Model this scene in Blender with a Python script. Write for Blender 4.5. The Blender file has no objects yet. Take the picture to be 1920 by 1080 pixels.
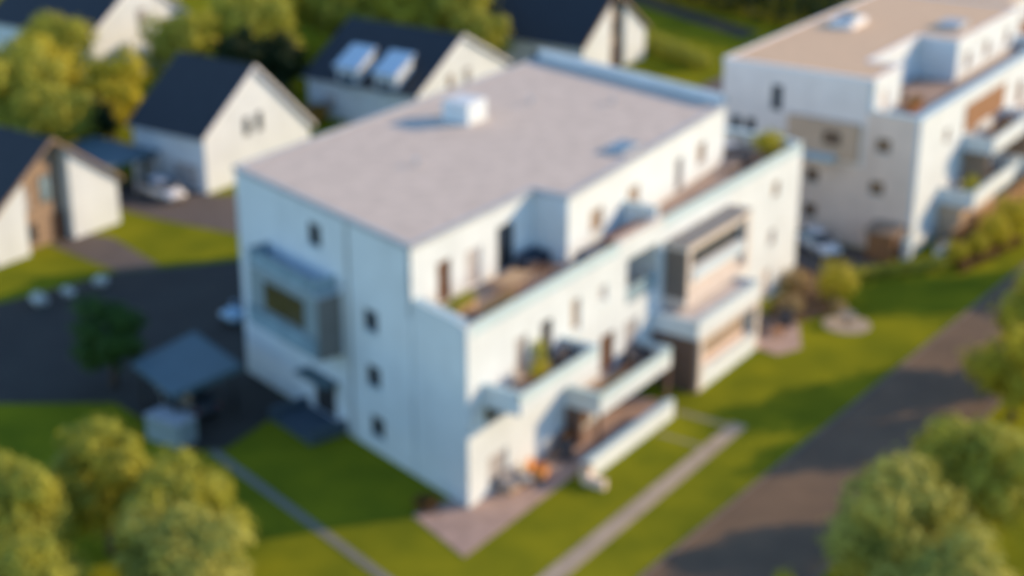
import bpy, bmesh, math, random
from mathutils import Vector, Matrix, noise

rnd = random.Random(7)
scene = bpy.context.scene
COL = scene.collection
rad = math.radians

# ------------------------------------------------------------------ materials
M = {}

def nodes_of(name):
    m = bpy.data.materials.new(name)
    m.use_nodes = True
    nt = m.node_tree
    b = nt.nodes["Principled BSDF"]
    M[name] = m
    return m, nt, b

def mat(name, col, rough=0.7, var=0.08, scale=1.5, bump=0.0, bscale=30.0, metal=0.0, spec=0.4, col2=None):
    m, nt, b = nodes_of(name)
    tc = nt.nodes.new("ShaderNodeTexCoord")
    n1 = nt.nodes.new("ShaderNodeTexNoise")
    n1.inputs["Scale"].default_value = scale
    n1.inputs["Detail"].default_value = 6
    nt.links.new(tc.outputs["Object"], n1.inputs["Vector"])
    mix = nt.nodes.new("ShaderNodeMix")
    mix.data_type = 'RGBA'
    c2 = col2 or tuple(c * (1 - 2 * var) for c in col)
    mix.inputs["A"].default_value = (*col, 1)
    mix.inputs["B"].default_value = (*c2, 1)
    ramp = nt.nodes.new("ShaderNodeMapRange")
    ramp.inputs["From Min"].default_value = 0.35
    ramp.inputs["From Max"].default_value = 0.68
    nt.links.new(n1.outputs["Fac"], ramp.inputs["Value"])
    nt.links.new(ramp.outputs["Result"], mix.inputs["Factor"])
    nt.links.new(mix.outputs["Result"], b.inputs["Base Color"])
    b.inputs["Roughness"].default_value = rough
    b.inputs["Metallic"].default_value = metal
    b.inputs["Specular IOR Level"].default_value = spec
    if bump:
        n2 = nt.nodes.new("ShaderNodeTexNoise")
        n2.inputs["Scale"].default_value = bscale
        n2.inputs["Detail"].default_value = 4
        nt.links.new(tc.outputs["Object"], n2.inputs["Vector"])
        bp = nt.nodes.new("ShaderNodeBump")
        bp.inputs["Strength"].default_value = bump
        bp.inputs["Distance"].default_value = 0.02
        nt.links.new(n2.outputs["Fac"], bp.inputs["Height"])
        nt.links.new(bp.outputs["Normal"], b.inputs["Normal"])
    return m

def grid_mat(name, col, grout, sx, sy, rough=0.8, var=0.1):
    """tiles / planks / bricks drawn by a brick texture on object coordinates"""
    m, nt, b = nodes_of(name)
    tc = nt.nodes.new("ShaderNodeTexCoord")
    br = nt.nodes.new("ShaderNodeTexBrick")
    br.inputs["Color1"].default_value = (*col, 1)
    br.inputs["Color2"].default_value = (*[c * (1 - 2 * var) for c in col], 1)
    br.inputs["Mortar"].default_value = (*grout, 1)
    br.inputs["Scale"].default_value = 1.0
    br.inputs["Brick Width"].default_value = sx
    br.inputs["Row Height"].default_value = sy
    br.inputs["Mortar Size"].default_value = 0.012
    nt.links.new(tc.outputs["Object"], br.inputs["Vector"])
    n1 = nt.nodes.new("ShaderNodeTexNoise")
    n1.inputs["Scale"].default_value = 0.7
    n1.inputs["Detail"].default_value = 5
    nt.links.new(tc.outputs["Object"], n1.inputs["Vector"])
    hs = nt.nodes.new("ShaderNodeHueSaturation")
    mr = nt.nodes.new("ShaderNodeMapRange")
    mr.inputs["To Min"].default_value = 0.8
    mr.inputs["To Max"].default_value = 1.2
    nt.links.new(n1.outputs["Fac"], mr.inputs["Value"])
    nt.links.new(mr.outputs["Result"], hs.inputs["Value"])
    nt.links.new(br.outputs["Color"], hs.inputs["Color"])
    nt.links.new(hs.outputs["Color"], b.inputs["Base Color"])
    b.inputs["Roughness"].default_value = rough
    return m

def glass_mat(name, col, rough=0.06):
    m, nt, b = nodes_of(name)
    tc = nt.nodes.new("ShaderNodeTexCoord")
    n1 = nt.nodes.new("ShaderNodeTexNoise")
    n1.inputs["Scale"].default_value = 0.8
    nt.links.new(tc.outputs["Object"], n1.inputs["Vector"])
    mix = nt.nodes.new("ShaderNodeMix"); mix.data_type = 'RGBA'
    mix.inputs["A"].default_value = (*[c * 0.5 for c in col], 1)
    mix.inputs["B"].default_value = (*[c * 1.5 for c in col], 1)
    nt.links.new(n1.outputs["Fac"], mix.inputs["Factor"])
    nt.links.new(mix.outputs["Result"], b.inputs["Base Color"])
    b.inputs["Roughness"].default_value = rough
    b.inputs["Specular IOR Level"].default_value = 0.6
    return m

def leaf_mat(name, col, col2, trans=0.3):
    m, nt, b = nodes_of(name)
    out = nt.nodes["Material Output"]
    tc = nt.nodes.new("ShaderNodeTexCoord")
    n1 = nt.nodes.new("ShaderNodeTexNoise")
    n1.inputs["Scale"].default_value = 0.9
    n1.inputs["Detail"].default_value = 5
    nt.links.new(tc.outputs["Object"], n1.inputs["Vector"])
    mr = nt.nodes.new("ShaderNodeMapRange")
    mr.inputs["From Min"].default_value = 0.35
    mr.inputs["From Max"].default_value = 0.65
    nt.links.new(n1.outputs["Fac"], mr.inputs["Value"])
    mix = nt.nodes.new("ShaderNodeMix"); mix.data_type = 'RGBA'
    mix.inputs["A"].default_value = (*col, 1)
    mix.inputs["B"].default_value = (*col2, 1)
    nt.links.new(mr.outputs["Result"], mix.inputs["Factor"])
    nt.links.new(mix.outputs["Result"], b.inputs["Base Color"])
    b.inputs["Roughness"].default_value = 0.65
    b.inputs["Specular IOR Level"].default_value = 0.2
    tr = nt.nodes.new("ShaderNodeBsdfTranslucent")
    nt.links.new(mix.outputs["Result"], tr.inputs["Color"])
    ms = nt.nodes.new("ShaderNodeMixShader")
    ms.inputs[0].default_value = trans
    nt.links.new(b.outputs[0], ms.inputs[1])
    nt.links.new(tr.outputs[0], ms.inputs[2])
    nt.links.new(ms.outputs[0], out.inputs["Surface"])
    return m

mat('white_render', (0.685, 0.75, 0.78), 0.85, 0.05, 0.5, 0.15, 60)
mat('white_paint', (0.78, 0.78, 0.78), 0.6, 0.03, 1.0)
mat('pale_coping', (0.45, 0.61, 0.67), 0.4, 0.04, 1.0)
mat('bay_roof_sheet', (0.44, 0.51, 0.54), 0.5, 0.05, 1.0)
mat('blue_slate', (0.06, 0.09, 0.12), 0.7, 0.1, 2.0)
mat('brown_grey_asphalt', (0.16, 0.105, 0.064), 0.9, 0.1, 0.35, 0.5, 60, col2=(0.115, 0.078, 0.05))
mat('grey_render', (0.86, 0.79, 0.74), 0.85, 0.04, 0.8, 0.12, 50)
mat('tan_render', (0.60, 0.44, 0.31), 0.85, 0.06, 0.8, 0.12, 50)
mat('pink_render', (0.86, 0.69, 0.57), 0.85, 0.05, 0.8, 0.12, 50)
mat('beige_cladding', (0.68, 0.605, 0.54), 0.7, 0.06, 1.2)
mat('slate_cladding', (0.19, 0.19, 0.185), 0.6, 0.08, 1.5)
mat('grey_cladding', (0.22, 0.21, 0.20), 0.6, 0.08, 1.5)
mat('bay_front_sheet', (0.25, 0.32, 0.345), 0.5, 0.06, 1.0)
mat('pale_deck', (0.66, 0.60, 0.55), 0.8, 0.06, 1.0)
mat('pale_glass', (0.58, 0.72, 0.75), 0.2, 0.04, 1.0, spec=0.6)
mat('zinc_sheet', (0.62, 0.72, 0.78), 0.45, 0.04, 1.0)
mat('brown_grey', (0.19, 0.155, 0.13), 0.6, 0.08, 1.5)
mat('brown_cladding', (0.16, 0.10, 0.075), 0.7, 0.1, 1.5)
mat('gravel_roof', (0.63, 0.535, 0.445), 0.95, 0.085, 1.1, 0.5, 25)
mat('sand_roof', (0.66, 0.47, 0.30), 0.95, 0.05, 1.3, 0.5, 25)
mat('lead_trim', (0.42, 0.45, 0.48), 0.5, 0.05, 1.0, metal=0.1)
grid_mat('dark_tiles', (0.022, 0.026, 0.031), (0.012, 0.014, 0.018), 0.5, 0.35, 0.6)
mat('blue_membrane', (0.085, 0.145, 0.17), 0.6, 0.06, 1.0)
grid_mat('terrace_tiles', (0.40, 0.29, 0.225), (0.27, 0.20, 0.165), 0.6, 0.6, 0.8)
grid_mat('patio_paving', (0.44, 0.31, 0.255), (0.3, 0.22, 0.19), 0.7, 0.5, 0.85)
grid_mat('stone_paving', (0.42, 0.34, 0.25), (0.32, 0.26, 0.2), 0.8, 0.6, 0.85)
mat('moss_slab', (0.25, 0.23, 0.13), 0.8, 0.1, 2.0, 0.2, 40)
mat('grey_slab', (0.21, 0.20, 0.18), 0.8, 0.06, 2.0, 0.2, 40)
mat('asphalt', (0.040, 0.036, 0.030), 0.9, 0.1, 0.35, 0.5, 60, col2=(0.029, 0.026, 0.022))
mat('drive_asphalt', (0.13, 0.105, 0.09), 0.9, 0.1, 0.5, 0.4, 50)
mat('kerb_stone', (0.17, 0.14, 0.115), 0.85, 0.06, 1.5)
mat('lawn_grass', (0.225, 0.225, 0.014), 0.95, 0.1, 0.25, 1.0, 18, spec=0.0, col2=(0.125, 0.15, 0.012))
mat('soil', (0.13, 0.075, 0.04), 0.95, 0.15, 2.0, 0.5, 20)
mat('dark_wood', (0.13, 0.065, 0.035), 0.6, 0.12, 3.0)
mat('light_wood', (0.52, 0.36, 0.21), 0.6, 0.1, 3.0)
mat('rust_wood', (0.33, 0.165, 0.075), 0.8, 0.15, 2.0)
mat('stone_brown', (0.36, 0.26, 0.18), 0.85, 0.18, 2.5, 0.4, 12)
mat('frame_dark', (0.05, 0.05, 0.05), 0.5, 0.05, 2.0)
mat('frame_brown', (0.28, 0.18, 0.12), 0.55, 0.1, 2.0)
mat('frame_white', (0.72, 0.72, 0.72), 0.5, 0.03, 2.0)
mat('dark_metal', (0.06, 0.06, 0.065), 0.45, 0.05, 2.0, metal=0.5)
mat('light_metal', (0.5, 0.52, 0.54), 0.4, 0.04, 2.0, metal=0.6)
mat('black_rubber', (0.015, 0.015, 0.015), 0.8, 0.1, 4.0)
mat('orange_fabric', (0.70, 0.30, 0.085), 0.9, 0.06, 5.0, 0.2, 60)
mat('grey_fabric', (0.28, 0.27, 0.28), 0.9, 0.06, 5.0, 0.2, 60)
mat('navy_fabric', (0.035, 0.05, 0.075), 0.9, 0.08, 5.0, 0.2, 60)
mat('charcoal_fabric', (0.085, 0.08, 0.085), 0.9, 0.08, 5.0, 0.2, 60)
mat('white_fabric', (0.72, 0.70, 0.68), 0.9, 0.04, 5.0, 0.2, 60)
mat('terracotta', (0.36, 0.17, 0.09), 0.85, 0.1, 3.0)
mat('bark', (0.10, 0.07, 0.045), 0.95, 0.2, 4.0, 0.6, 12)
mat('flower_white', (0.75, 0.77, 0.72), 0.8, 0.04, 3.0)
mat('car_white', (0.75, 0.75, 0.75), 0.25, 0.02, 1.0, spec=0.6)
mat('car_dark', (0.03, 0.04, 0.055), 0.3, 0.03, 1.0, spec=0.6)
mat('car_blue', (0.24, 0.40, 0.52), 0.25, 0.03, 1.0, spec=0.6)
mat('lamp_glass', (0.7, 0.7, 0.68), 0.15, 0.02, 2.0)
mat('tail_glass', (0.4, 0.02, 0.02), 0.2, 0.05, 2.0)
glass_mat('dark_glass', (0.035, 0.042, 0.05))
glass_mat('bronze_glass', (0.16, 0.10, 0.06), 0.2)
glass_mat('curtain_glass', (0.42, 0.40, 0.39), 0.25)
glass_mat('tan_glass', (0.40, 0.31, 0.23), 0.25)
glass_mat('amber_glass', (0.10, 0.08, 0.03), 0.1)
glass_mat('blue_glass', (0.10, 0.17, 0.22), 0.15)
glass_mat('sky_glass', (0.25, 0.36, 0.42), 0.12)
leaf_mat('leaf_olive', (0.50, 0.47, 0.055), (0.27, 0.30, 0.045), 0.3)
leaf_mat('leaf_soft', (0.52, 0.49, 0.10), (0.28, 0.31, 0.065), 0.3)
leaf_mat('leaf_yellow', (0.58, 0.50, 0.04), (0.44, 0.40, 0.04), 0.3)
leaf_mat('leaf_green', (0.060, 0.13, 0.02), (0.04, 0.09, 0.018), 0.2)
leaf_mat('leaf_dark', (0.022, 0.045, 0.012), (0.014, 0.03, 0.01), 0.12)
leaf_mat('leaf_rust', (0.21, 0.105, 0.03), (0.14, 0.075, 0.025), 0.2)
leaf_mat('leaf_orange', (0.36, 0.19, 0.03), (0.24, 0.15, 0.03), 0.2)
leaf_mat('leaf_dry', (0.46, 0.34, 0.17), (0.33, 0.25, 0.10), 0.2)

def streaks(name, amount=0.06):
    nt = M[name].node_tree; b = nt.nodes["Principled BSDF"]
    src = b.inputs["Base Color"].links[0].from_socket
    tc = nt.nodes.new("ShaderNodeTexCoord"); mp = nt.nodes.new("ShaderNodeMapping")
    mp.inputs["Scale"].default_value = (2.2, 2.2, 0.12)
    nz = nt.nodes.new("ShaderNodeTexNoise"); nz.inputs["Scale"].default_value = 1.0; nz.inputs["Detail"].default_value = 7
    nt.links.new(tc.outputs["Object"], mp.inputs["Vector"]); nt.links.new(mp.outputs["Vector"], nz.inputs["Vector"])
    mr = nt.nodes.new("ShaderNodeMapRange"); mr.inputs["From Min"].default_value = 0.45; mr.inputs["From Max"].default_value = 0.75
    mr.inputs["To Min"].default_value = 1.0; mr.inputs["To Max"].default_value = 1.0 - amount
    nt.links.new(nz.outputs["Fac"], mr.inputs["Value"])
    hs = nt.nodes.new("ShaderNodeHueSaturation")
    nt.links.new(mr.outputs["Result"], hs.inputs["Value"]); nt.links.new(src, hs.inputs["Color"])
    nt.links.new(hs.outputs["Color"], b.inputs["Base Color"])
for _n in ('white_render', 'grey_render', 'pink_render'):
    streaks(_n)

# ------------------------------------------------------------------ objects
def root_loc(o):
    v = Vector((0, 0, 0))
    while o is not None:
        v = v + o.location
        o = o.parent
    return v

def thing(name, label, cat, loc=(0, 0, 0), rotz=0.0, group=None):
    o = bpy.data.objects.new(name, None)
    o.empty_display_size = 0.3
    COL.objects.link(o)
    o.location = loc
    o.rotation_euler = (0, 0, rotz)
    o['label'] = label
    o['category'] = cat
    if group:
        o['group'] = group
    return o

def tag(o, label, cat, group=None):
    o['label'] = label
    o['category'] = cat
    if group:
        o['group'] = group
    return o

def structure(o):
    o['kind'] = 'structure'
    return o

def dup(root, loc, rotz=0.0, label=None, scale=1.0):
    r = root.copy(); COL.objects.link(r)
    r.location = loc; r.rotation_euler = (0, 0, rotz)
    r.scale = (scale, scale, scale)
    if label:
        r['label'] = label
    for ch in list(root.children):
        c = ch.copy(); COL.objects.link(c); c.parent = r
        for g in list(ch.children):
            d = g.copy(); COL.objects.link(d); d.parent = c
    return r

class MB:
    def __init__(self):
        self.bm = bmesh.new()

    def face(self, pts):
        vs = [self.bm.verts.new(p) for p in pts]
        try:
            return self.bm.faces.new(vs)
        except ValueError:
            return None

    def hexa(self, b, t):
        """b, t: four bottom and four top points, counter-clockwise seen from above"""
        bv = [self.bm.verts.new(p) for p in b]
        tv = [self.bm.verts.new(p) for p in t]
        n = len(bv)
        self.bm.faces.new(bv[::-1]); self.bm.faces.new(tv)
        for i in range(n):
            j = (i + 1) % n
            self.bm.faces.new((bv[i], bv[j], tv[j], tv[i]))
        return self

    def box(self, x0, x1, y0, y1, z0, z1):
        q = [(x0, y0), (x1, y0), (x1, y1), (x0, y1)]
        return self.prism(q, z0, z1)

    def prism(self, poly, z0, z1):
        return self.hexa([(p[0], p[1], z0) for p in poly], [(p[0], p[1], z1) for p in poly])

    def obox(self, p, u, n, u0, u1, n0, n1, z0, z1):
        """box in a wall frame: p origin, u along, n outward"""
        q = [(p[0] + u[0] * a + n[0] * b, p[1] + u[1] * a + n[1] * b)
             for a, b in ((u0, n1), (u1, n1), (u1, n0), (u0, n0))]
        # order so that it is counter-clockwise
        ar = sum(q[i][0] * q[(i + 1) % 4][1] - q[(i + 1) % 4][0] * q[i][1] for i in range(4))
        if ar < 0:
            q = q[::-1]
        return self.prism(q, z0, z1)

    def tube(self, pts, radii, seg=8, cap=True):
        rings = []
        for i, p in enumerate(pts):
            p = Vector(p)
            a = Vector(pts[max(i - 1, 0)]); b = Vector(pts[min(i + 1, len(pts) - 1)])
            d = (b - a).normalized()
            ref = Vector((0, 0, 1)) if abs(d.z) < 0.9 else Vector((1, 0, 0))
            s = d.cross(ref).normalized(); t = s.cross(d)
            r = radii[i] if isinstance(radii, (list, tuple)) else radii
            rings.append([self.bm.verts.new(p + (s * math.cos(k * 2 * math.pi / seg) + t * math.sin(k * 2 * math.pi / seg)) * r) for k in range(seg)])
        for i in range(len(rings) - 1):
            for k in range(seg):
                j = (k + 1) % seg
                self.bm.faces.new((rings[i][k], rings[i][j], rings[i + 1][j], rings[i + 1][k]))
        if cap:
            self.bm.faces.new(rings[0][::-1]); self.bm.faces.new(rings[-1])
        return self

    def lathe(self, prof, c=(0, 0), seg=24):
        rings = []
        for r, z in prof:
            rings.append([self.bm.verts.new((c[0] + r * math.cos(k * 2 * math.pi / seg), c[1] + r * math.sin(k * 2 * math.pi / seg), z)) for k in range(seg)])
        for i in range(len(rings) - 1):
            for k in range(seg):
                j = (k + 1) % seg
                self.bm.faces.new((rings[i][k], rings[i][j], rings[i + 1][j], rings[i + 1][k]))
        self.bm.faces.new(rings[0][::-1]); self.bm.faces.new(rings[-1])
        return self

    def build(self, name, material, parent=None, bevel=0.0, smooth=False, local=False):
        bm = self.bm
        bmesh.ops.recalc_face_normals(bm, faces=bm.faces[:])
        if bevel:
            bmesh.ops.bevel(bm, geom=bm.edges[:], offset=bevel, segments=2, affect='EDGES', profile=0.6)
        if parent is not None and not local:
            bmesh.ops.translate(bm, verts=bm.verts[:], vec=-root_loc(parent))
        me = bpy.data.meshes.new(name)
        bm.to_mesh(me); bm.free()
        me.materials.append(M[material])
        if smooth:
            for f in me.polygons:
                f.use_smooth = True
        o = bpy.data.objects.new(name, me)
        COL.objects.link(o)
        if parent is not None:
            o.parent = parent
        return o

# ------------------------------------------------------------------ walls with true openings
class Wall:
    """upright wall from p0 to p1 (outer face); outward normal on the right of p0->p1; openings are real"""
    def __init__(self, p0, p1, z0, z1, t=0.3):
        self.p = Vector(p0); d = Vector(p1) - Vector(p0)
        self.len = d.length; self.u = d.normalized(); self.n = Vector((self.u.y, -self.u.x))
        self.z0, self.z1, self.t = z0, z1, t
        self.holes = []

    def pt(self, a, b, z):
        q = self.p + self.u * a + self.n * b
        return (q.x, q.y, z)

    def hole(self, a0, a1, z0, z1):
        self.holes.append((a0, a1, z0, z1))

    def build(self, name, material, parent):
        us = sorted({0.0, self.len, *[h[0] for h in self.holes], *[h[1] for h in self.holes]})
        zs = sorted({self.z0, self.z1, *[h[2] for h in self.holes], *[h[3] for h in self.holes]})
        us = [a for a in us if -1e-6 <= a <= self.len + 1e-6]
        zs = [a for a in zs if self.z0 - 1e-6 <= a <= self.z1 + 1e-6]
        def solid(i, j):
            if i < 0 or j < 0 or i >= len(us) - 1 or j >= len(zs) - 1:
                return False
            a = (us[i] + us[i + 1]) / 2; z = (zs[j] + zs[j + 1]) / 2
            return not any(h[0] < a < h[1] and h[2] < z < h[3] for h in self.holes)
        mb = MB(); t = -self.t
        for i in range(len(us) - 1):
            for j in range(len(zs) - 1):
                if not solid(i, j):
                    continue
                a0, a1, c0, c1 = us[i], us[i + 1], zs[j], zs[j + 1]
                mb.face([self.pt(a0, 0, c0), self.pt(a1, 0, c0), self.pt(a1, 0, c1), self.pt(a0, 0, c1)])
                mb.face([self.pt(a0, t, c0), self.pt(a0, t, c1), self.pt(a1, t, c1), self.pt(a1, t, c0)])
                if not solid(i - 1, j):
                    mb.face([self.pt(a0, 0, c0), self.pt(a0, 0, c1), self.pt(a0, t, c1), self.pt(a0, t, c0)])
                if not solid(i + 1, j):
                    mb.face([self.pt(a1, 0, c0), self.pt(a1, t, c0), self.pt(a1, t, c1), self.pt(a1, 0, c1)])
                if not solid(i, j - 1):
                    mb.face([self.pt(a0, 0, c0), self.pt(a0, t, c0), self.pt(a1, t, c0), self.pt(a1, 0, c0)])
                if not solid(i, j + 1):
                    mb.face([self.pt(a0, 0, c1), self.pt(a1, 0, c1), self.pt(a1, t, c1), self.pt(a0, t, c1)])
        bmesh.ops.remove_doubles(mb.bm, verts=mb.bm.verts[:], dist=1e-4)
        return mb.build(name, material, parent)

    def bx(self, mb, a0, a1, b0, b1, z0, z1):
        mb.obox(self.p, self.u, self.n, a0, a1, b0, b1, z0, z1)
        return mb

    def window(self, parent, a0, a1, z0, z1, glass='dark_glass', frame='frame_white', mull=1, sill=True, name='window', cut=True, base=0.0):
        if cut:
            self.hole(a0, a1, z0, z1)
        e = 0.003; f = 0.07; d1 = base - 0.08; d0 = base - 0.16
        mb = MB()
        self.bx(mb, a0 + e, a0 + f, d0, d1, z0 + e, z1 - e)
        self.bx(mb, a1 - f, a1 - e, d0, d1, z0 + e, z1 - e)
        self.bx(mb, a0 + f, a1 - f, d0, d1, z0 + e, z0 + f)
        self.bx(mb, a0 + f, a1 - f, d0, d1, z1 - f, z1 - e)
        for k in range(mull):
            c = a0 + (a1 - a0) * (k + 1) / (mull + 1)
            self.bx(mb, c - 0.03, c + 0.03, d0, d1 - 0.01, z0 + f, z1 - f)
        w = mb.build(name, frame, parent)
        mp = MB(); self.bx(mp, a0 + f - 0.01, a1 - f + 0.01, d0 + 0.02, d0 + 0.05, z0 + f - 0.01, z1 - f + 0.01)
        mp.build('pane', glass, w)
        if sill:
            ms = MB(); self.bx(ms, a0 - 0.05, a1 + 0.05, base + 0.002, base + 0.07, z0 - 0.06, z0 - 0.005)
            ms.build('sill', 'pale_coping', w)
        return w

    def door(self, parent, a0, a1, z0, z1, material='dark_wood', frame='frame_white', name='door', cut=True):
        if cut:
            self.hole(a0, a1, z0, z1)
        e = 0.003; f = 0.07
        mb = MB(); self.bx(mb, a0 + f, a1 - f, -0.17, -0.11, z0 + 0.02, z1 - f)
        d = mb.build(name, material, parent)
        mf = MB()
        self.bx(mf, a0 + e, a0 + f, -0.2, -0.07, z0 + e, z1 - e)
        self.bx(mf, a1 - f, a1 - e, -0.2, -0.07, z0 + e, z1 - e)
        self.bx(mf, a0 + f, a1 - f, -0.2, -0.07, z1 - f, z1 - e)
        mf.build('frame', frame, d)
        mh = MB(); self.bx(mh, a1 - f - 0.14, a1 - f - 0.1, -0.109, -0.05, z0 + 0.95, z0 + 1.2)
        mh.build('handle', 'light_metal', d)
        return d

# ------------------------------------------------------------------ foliage
def leaf_cloud(mb, lobes, n, size, seed, flat=0.5, fill=0.28):
    """many small leaf quads spread over uneven lobes (cx,cy,cz,rx,ry,rz)"""
    r = random.Random(seed)
    tot = sum(l[3] * l[4] for l in lobes)
    bm = mb.bm
    for l in lobes:
        k = max(8, int(n * l[3] * l[4] / tot))
        for _ in range(k):
            while True:
                d = Vector((r.uniform(-1, 1), r.uniform(-1, 1), r.uniform(-1, 1)))
                if 0.1 < d.length < 1:
                    break
            d.normalize()
            w = 1 + 0.55 * noise.noise(d * 2.3 + Vector((seed * 3.7 + l[0], l[1], l[2]))) + 0.2 * noise.noise(d * 6 + Vector((l[0], seed, l[2])))
            rr = (1 - fill * r.random() ** 1.6) * w
            c = Vector((l[0] + d.x * l[3] * rr, l[1] + d.y * l[4] * rr, l[2] + d.z * l[5] * rr))
            nrm = (d + Vector((r.uniform(-1, 1), r.uniform(-1, 1), r.uniform(-0.6, 1))) * flat).normalized()
            s = nrm.orthogonal().normalized()
            t = nrm.cross(s)
            a = r.uniform(0, math.pi)
            s2 = s * math.cos(a) + t * math.sin(a); t2 = nrm.cross(s2)
            h = size * r.uniform(0.6, 1.25)
            bm.faces.new([bm.verts.new(c + s2 * h), bm.verts.new(c + t2 * h * 0.6), bm.verts.new(c - s2 * h), bm.verts.new(c - t2 * h * 0.6)])

def crown_lobes(seed, R, zc, n=13, squash=0.85):
    r = random.Random(seed)
    out = [(0, 0, zc, R * 0.62, R * 0.62, R * 0.62 * squash)]
    for i in range(n):
        a = i * 2.399963 + r.uniform(-0.3, 0.3)
        zz = 1 - 2 * (i + 0.5) / n
        zz = zz * 0.9 + 0.12
        q = math.sqrt(max(0, 1 - zz * zz))
        d = R * r.uniform(0.46, 0.84)
        s = R * r.uniform(0.26, 0.46)
        out.append((math.cos(a) * q * d, math.sin(a) * q * d, zc + zz * d * squash, s, s, s * 0.9))
    return out

def make_tree(name, label, cat, seed, R, H, material, group=None, n=3600, leaf=0.16, squash=0.9):
    t = thing(name, label, cat, (0, 0, 0), 0, group)
    zc = H - R * squash
    mb = MB()
    r = random.Random(seed)
    mb.tube([(0, 0, -0.1), (0.03, 0.02, zc * 0.35), (0.0, -0.05, zc * 0.7), (0.05, 0.0, zc + R * 0.3)], [0.06 * R + 0.08, 0.05 * R + 0.05, 0.04 * R + 0.03, 0.02 * R], 8)
    for k in range(6):
        a = k * 1.05 + r.uniform(-0.3, 0.3)
        z0 = zc * 0.55 + k * 0.12 * R * 0.5
        mb.tube([(0, 0, z0), (math.cos(a) * R * 0.3, math.sin(a) * R * 0.3, z0 + R * 0.35), (math.cos(a) * R * 0.6, math.sin(a) * R * 0.6, z0 + R * 0.55)], [0.035 * R, 0.025 * R, 0.008 * R], 6)
    mb.build('trunk', 'bark', t, local=True, smooth=True)
    mb = MB(); leaf_cloud(mb, crown_lobes(seed, R, zc, 15, squash), n, leaf, seed)
    mb.build('crown', material, t, local=True)
    return t

def make_shrub(name, label, cat, seed, R, H, material, group=None, n=900, leaf=0.1):
    t = thing(name, label, cat, (0, 0, 0), 0, group)
    mb = MB()
    r = random.Random(seed + 50)
    for k in range(5):
        a = k * 1.26 + r.uniform(-0.3, 0.3)
        mb.tube([(0, 0, -0.05), (math.cos(a) * R * 0.25, math.sin(a) * R * 0.25, H * 0.35), (math.cos(a) * R * 0.5, math.sin(a) * R * 0.5, H * 0.7)], [0.03, 0.022, 0.01], 5)
    mb.build('stem', 'bark', t, local=True)
    lobes = [(0, 0, H * 0.5, R * 0.75, R * 0.75, H * 0.5)]
    for k in range(6):
        a = k * 1.05 + r.uniform(-0.3, 0.3)
        lobes.append((math.cos(a) * R * 0.55, math.sin(a) * R * 0.55, H * r.uniform(0.3, 0.68), R * 0.45, R * 0.45, H * 0.32))
    mb = MB(); leaf_cloud(mb, lobes, n, leaf, seed)
    mb.build('foliage', material, t, local=True)
    return t

def hedge(name, label, p0, p1, width, height, material, seed, n=2500, leaf=0.13, cat='hedge'):
    """long clipped but uneven hedge; p0, p1 ground ends"""
    p0 = Vector(p0); p1 = Vector(p1); d = p1 - p0; L = d.length; u = d.normalized()
    t = thing(name, label, cat, (p0.x, p0.y, 0))
    r = random.Random(seed)
    lobes = []; k = max(2, int(L / (width * 0.55)))
    ms = MB()
    for i in range(k + 1):
        c = u * (L * i / k)
        lobes.append((c.x + r.uniform(-.1, .1), c.y + r.uniform(-.1, .1), height * r.uniform(0.46, 0.54), width * r.uniform(0.5, 0.6), width * r.uniform(0.5, 0.6), height * r.uniform(0.48, 0.58)))
        ms.tube([(c.x, c.y, -0.05), (c.x + r.uniform(-.1, .1), c.y, height * 0.6)], [0.05, 0.02], 5)
    ms.tube([(-u.x * .1, -u.y * .1, .22), (d.x + u.x * .1, d.y + u.y * .1, .22)], .05, 6)
    ms.build('stem', 'bark', t, local=True)
    mb = MB(); leaf_cloud(mb, lobes, n, leaf, seed)
    mb.build('foliage', material, t, local=True)
    return t

def yprism(mb, poly, y0, y1):
    """poly in (x,z), extruded along y"""
    mb.hexa([(p[0], y0, p[1]) for p in poly], [(p[0], y1, p[1]) for p in poly])
    return mb

def xprism(mb, poly, x0, x1):
    mb.hexa([(x0, p[0], p[1]) for p in poly], [(x1, p[0], p[1]) for p in poly])
    return mb

def sheet(name, poly, z, material, thick=0.0, kind=True):
    mb = MB()
    if thick:
        mb.prism(poly, z - thick, z)
    else:
        mb.face([(p[0], p[1], z) for p in poly])
    o = mb.build(name, material)
    if kind:
        structure(o)
    return o

# ------------------------------------------------------------------ the setting
mb = MB()
NG = 40
for i in range(NG):
    for j in range(NG):
        a, b = -420 + i * 24, -420 + j * 24
        mb.face([(a, b, 0), (a + 24, b, 0), (a + 24, b + 24, 0), (a, b + 24, 0)])
bmesh.ops.remove_doubles(mb.bm, verts=mb.bm.verts[:], dist=0.01)
structure(mb.build('lawn', 'lawn_grass'))
EL = [(-300, -10.7), (0, -10.7), (45, -12.2), (300, -20.6)]
def strip(o0, o1):
    return [(x, y + o0) for x, y in EL] + [(x, y + o1) for x, y in EL[::-1]]
def ribbon(name, o0, o1, z0, z1, material):
    mb = MB()
    for i in range(len(EL) - 1):
        (xa, ya), (xb, yb) = EL[i], EL[i + 1]
        v = [(xa, ya + o0, z1), (xb, yb + o0, z1), (xb, yb + o1, z1), (xa, ya + o1, z1)]
        mb.face(v)
        if z1 - z0 > 0.03:
            mb.face([(xa, ya + o0, z0), (xb, yb + o0, z0), (xb, yb + o0, z1), (xa, ya + o0, z1)])
            mb.face([(xa, ya + o1, z0), (xb, yb + o1, z0), (xb, yb + o1, z1), (xa, ya + o1, z1)])
    bmesh.ops.remove_doubles(mb.bm, verts=mb.bm.verts[:], dist=1e-4)
    return structure(mb.build(name, material))
ribbon('road', -6.6, 0, 0.012, 0.012, 'brown_grey_asphalt')
ribbon('kerb', 0.001, 0.16, -0.1, 0.09, 'kerb_stone')
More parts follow.
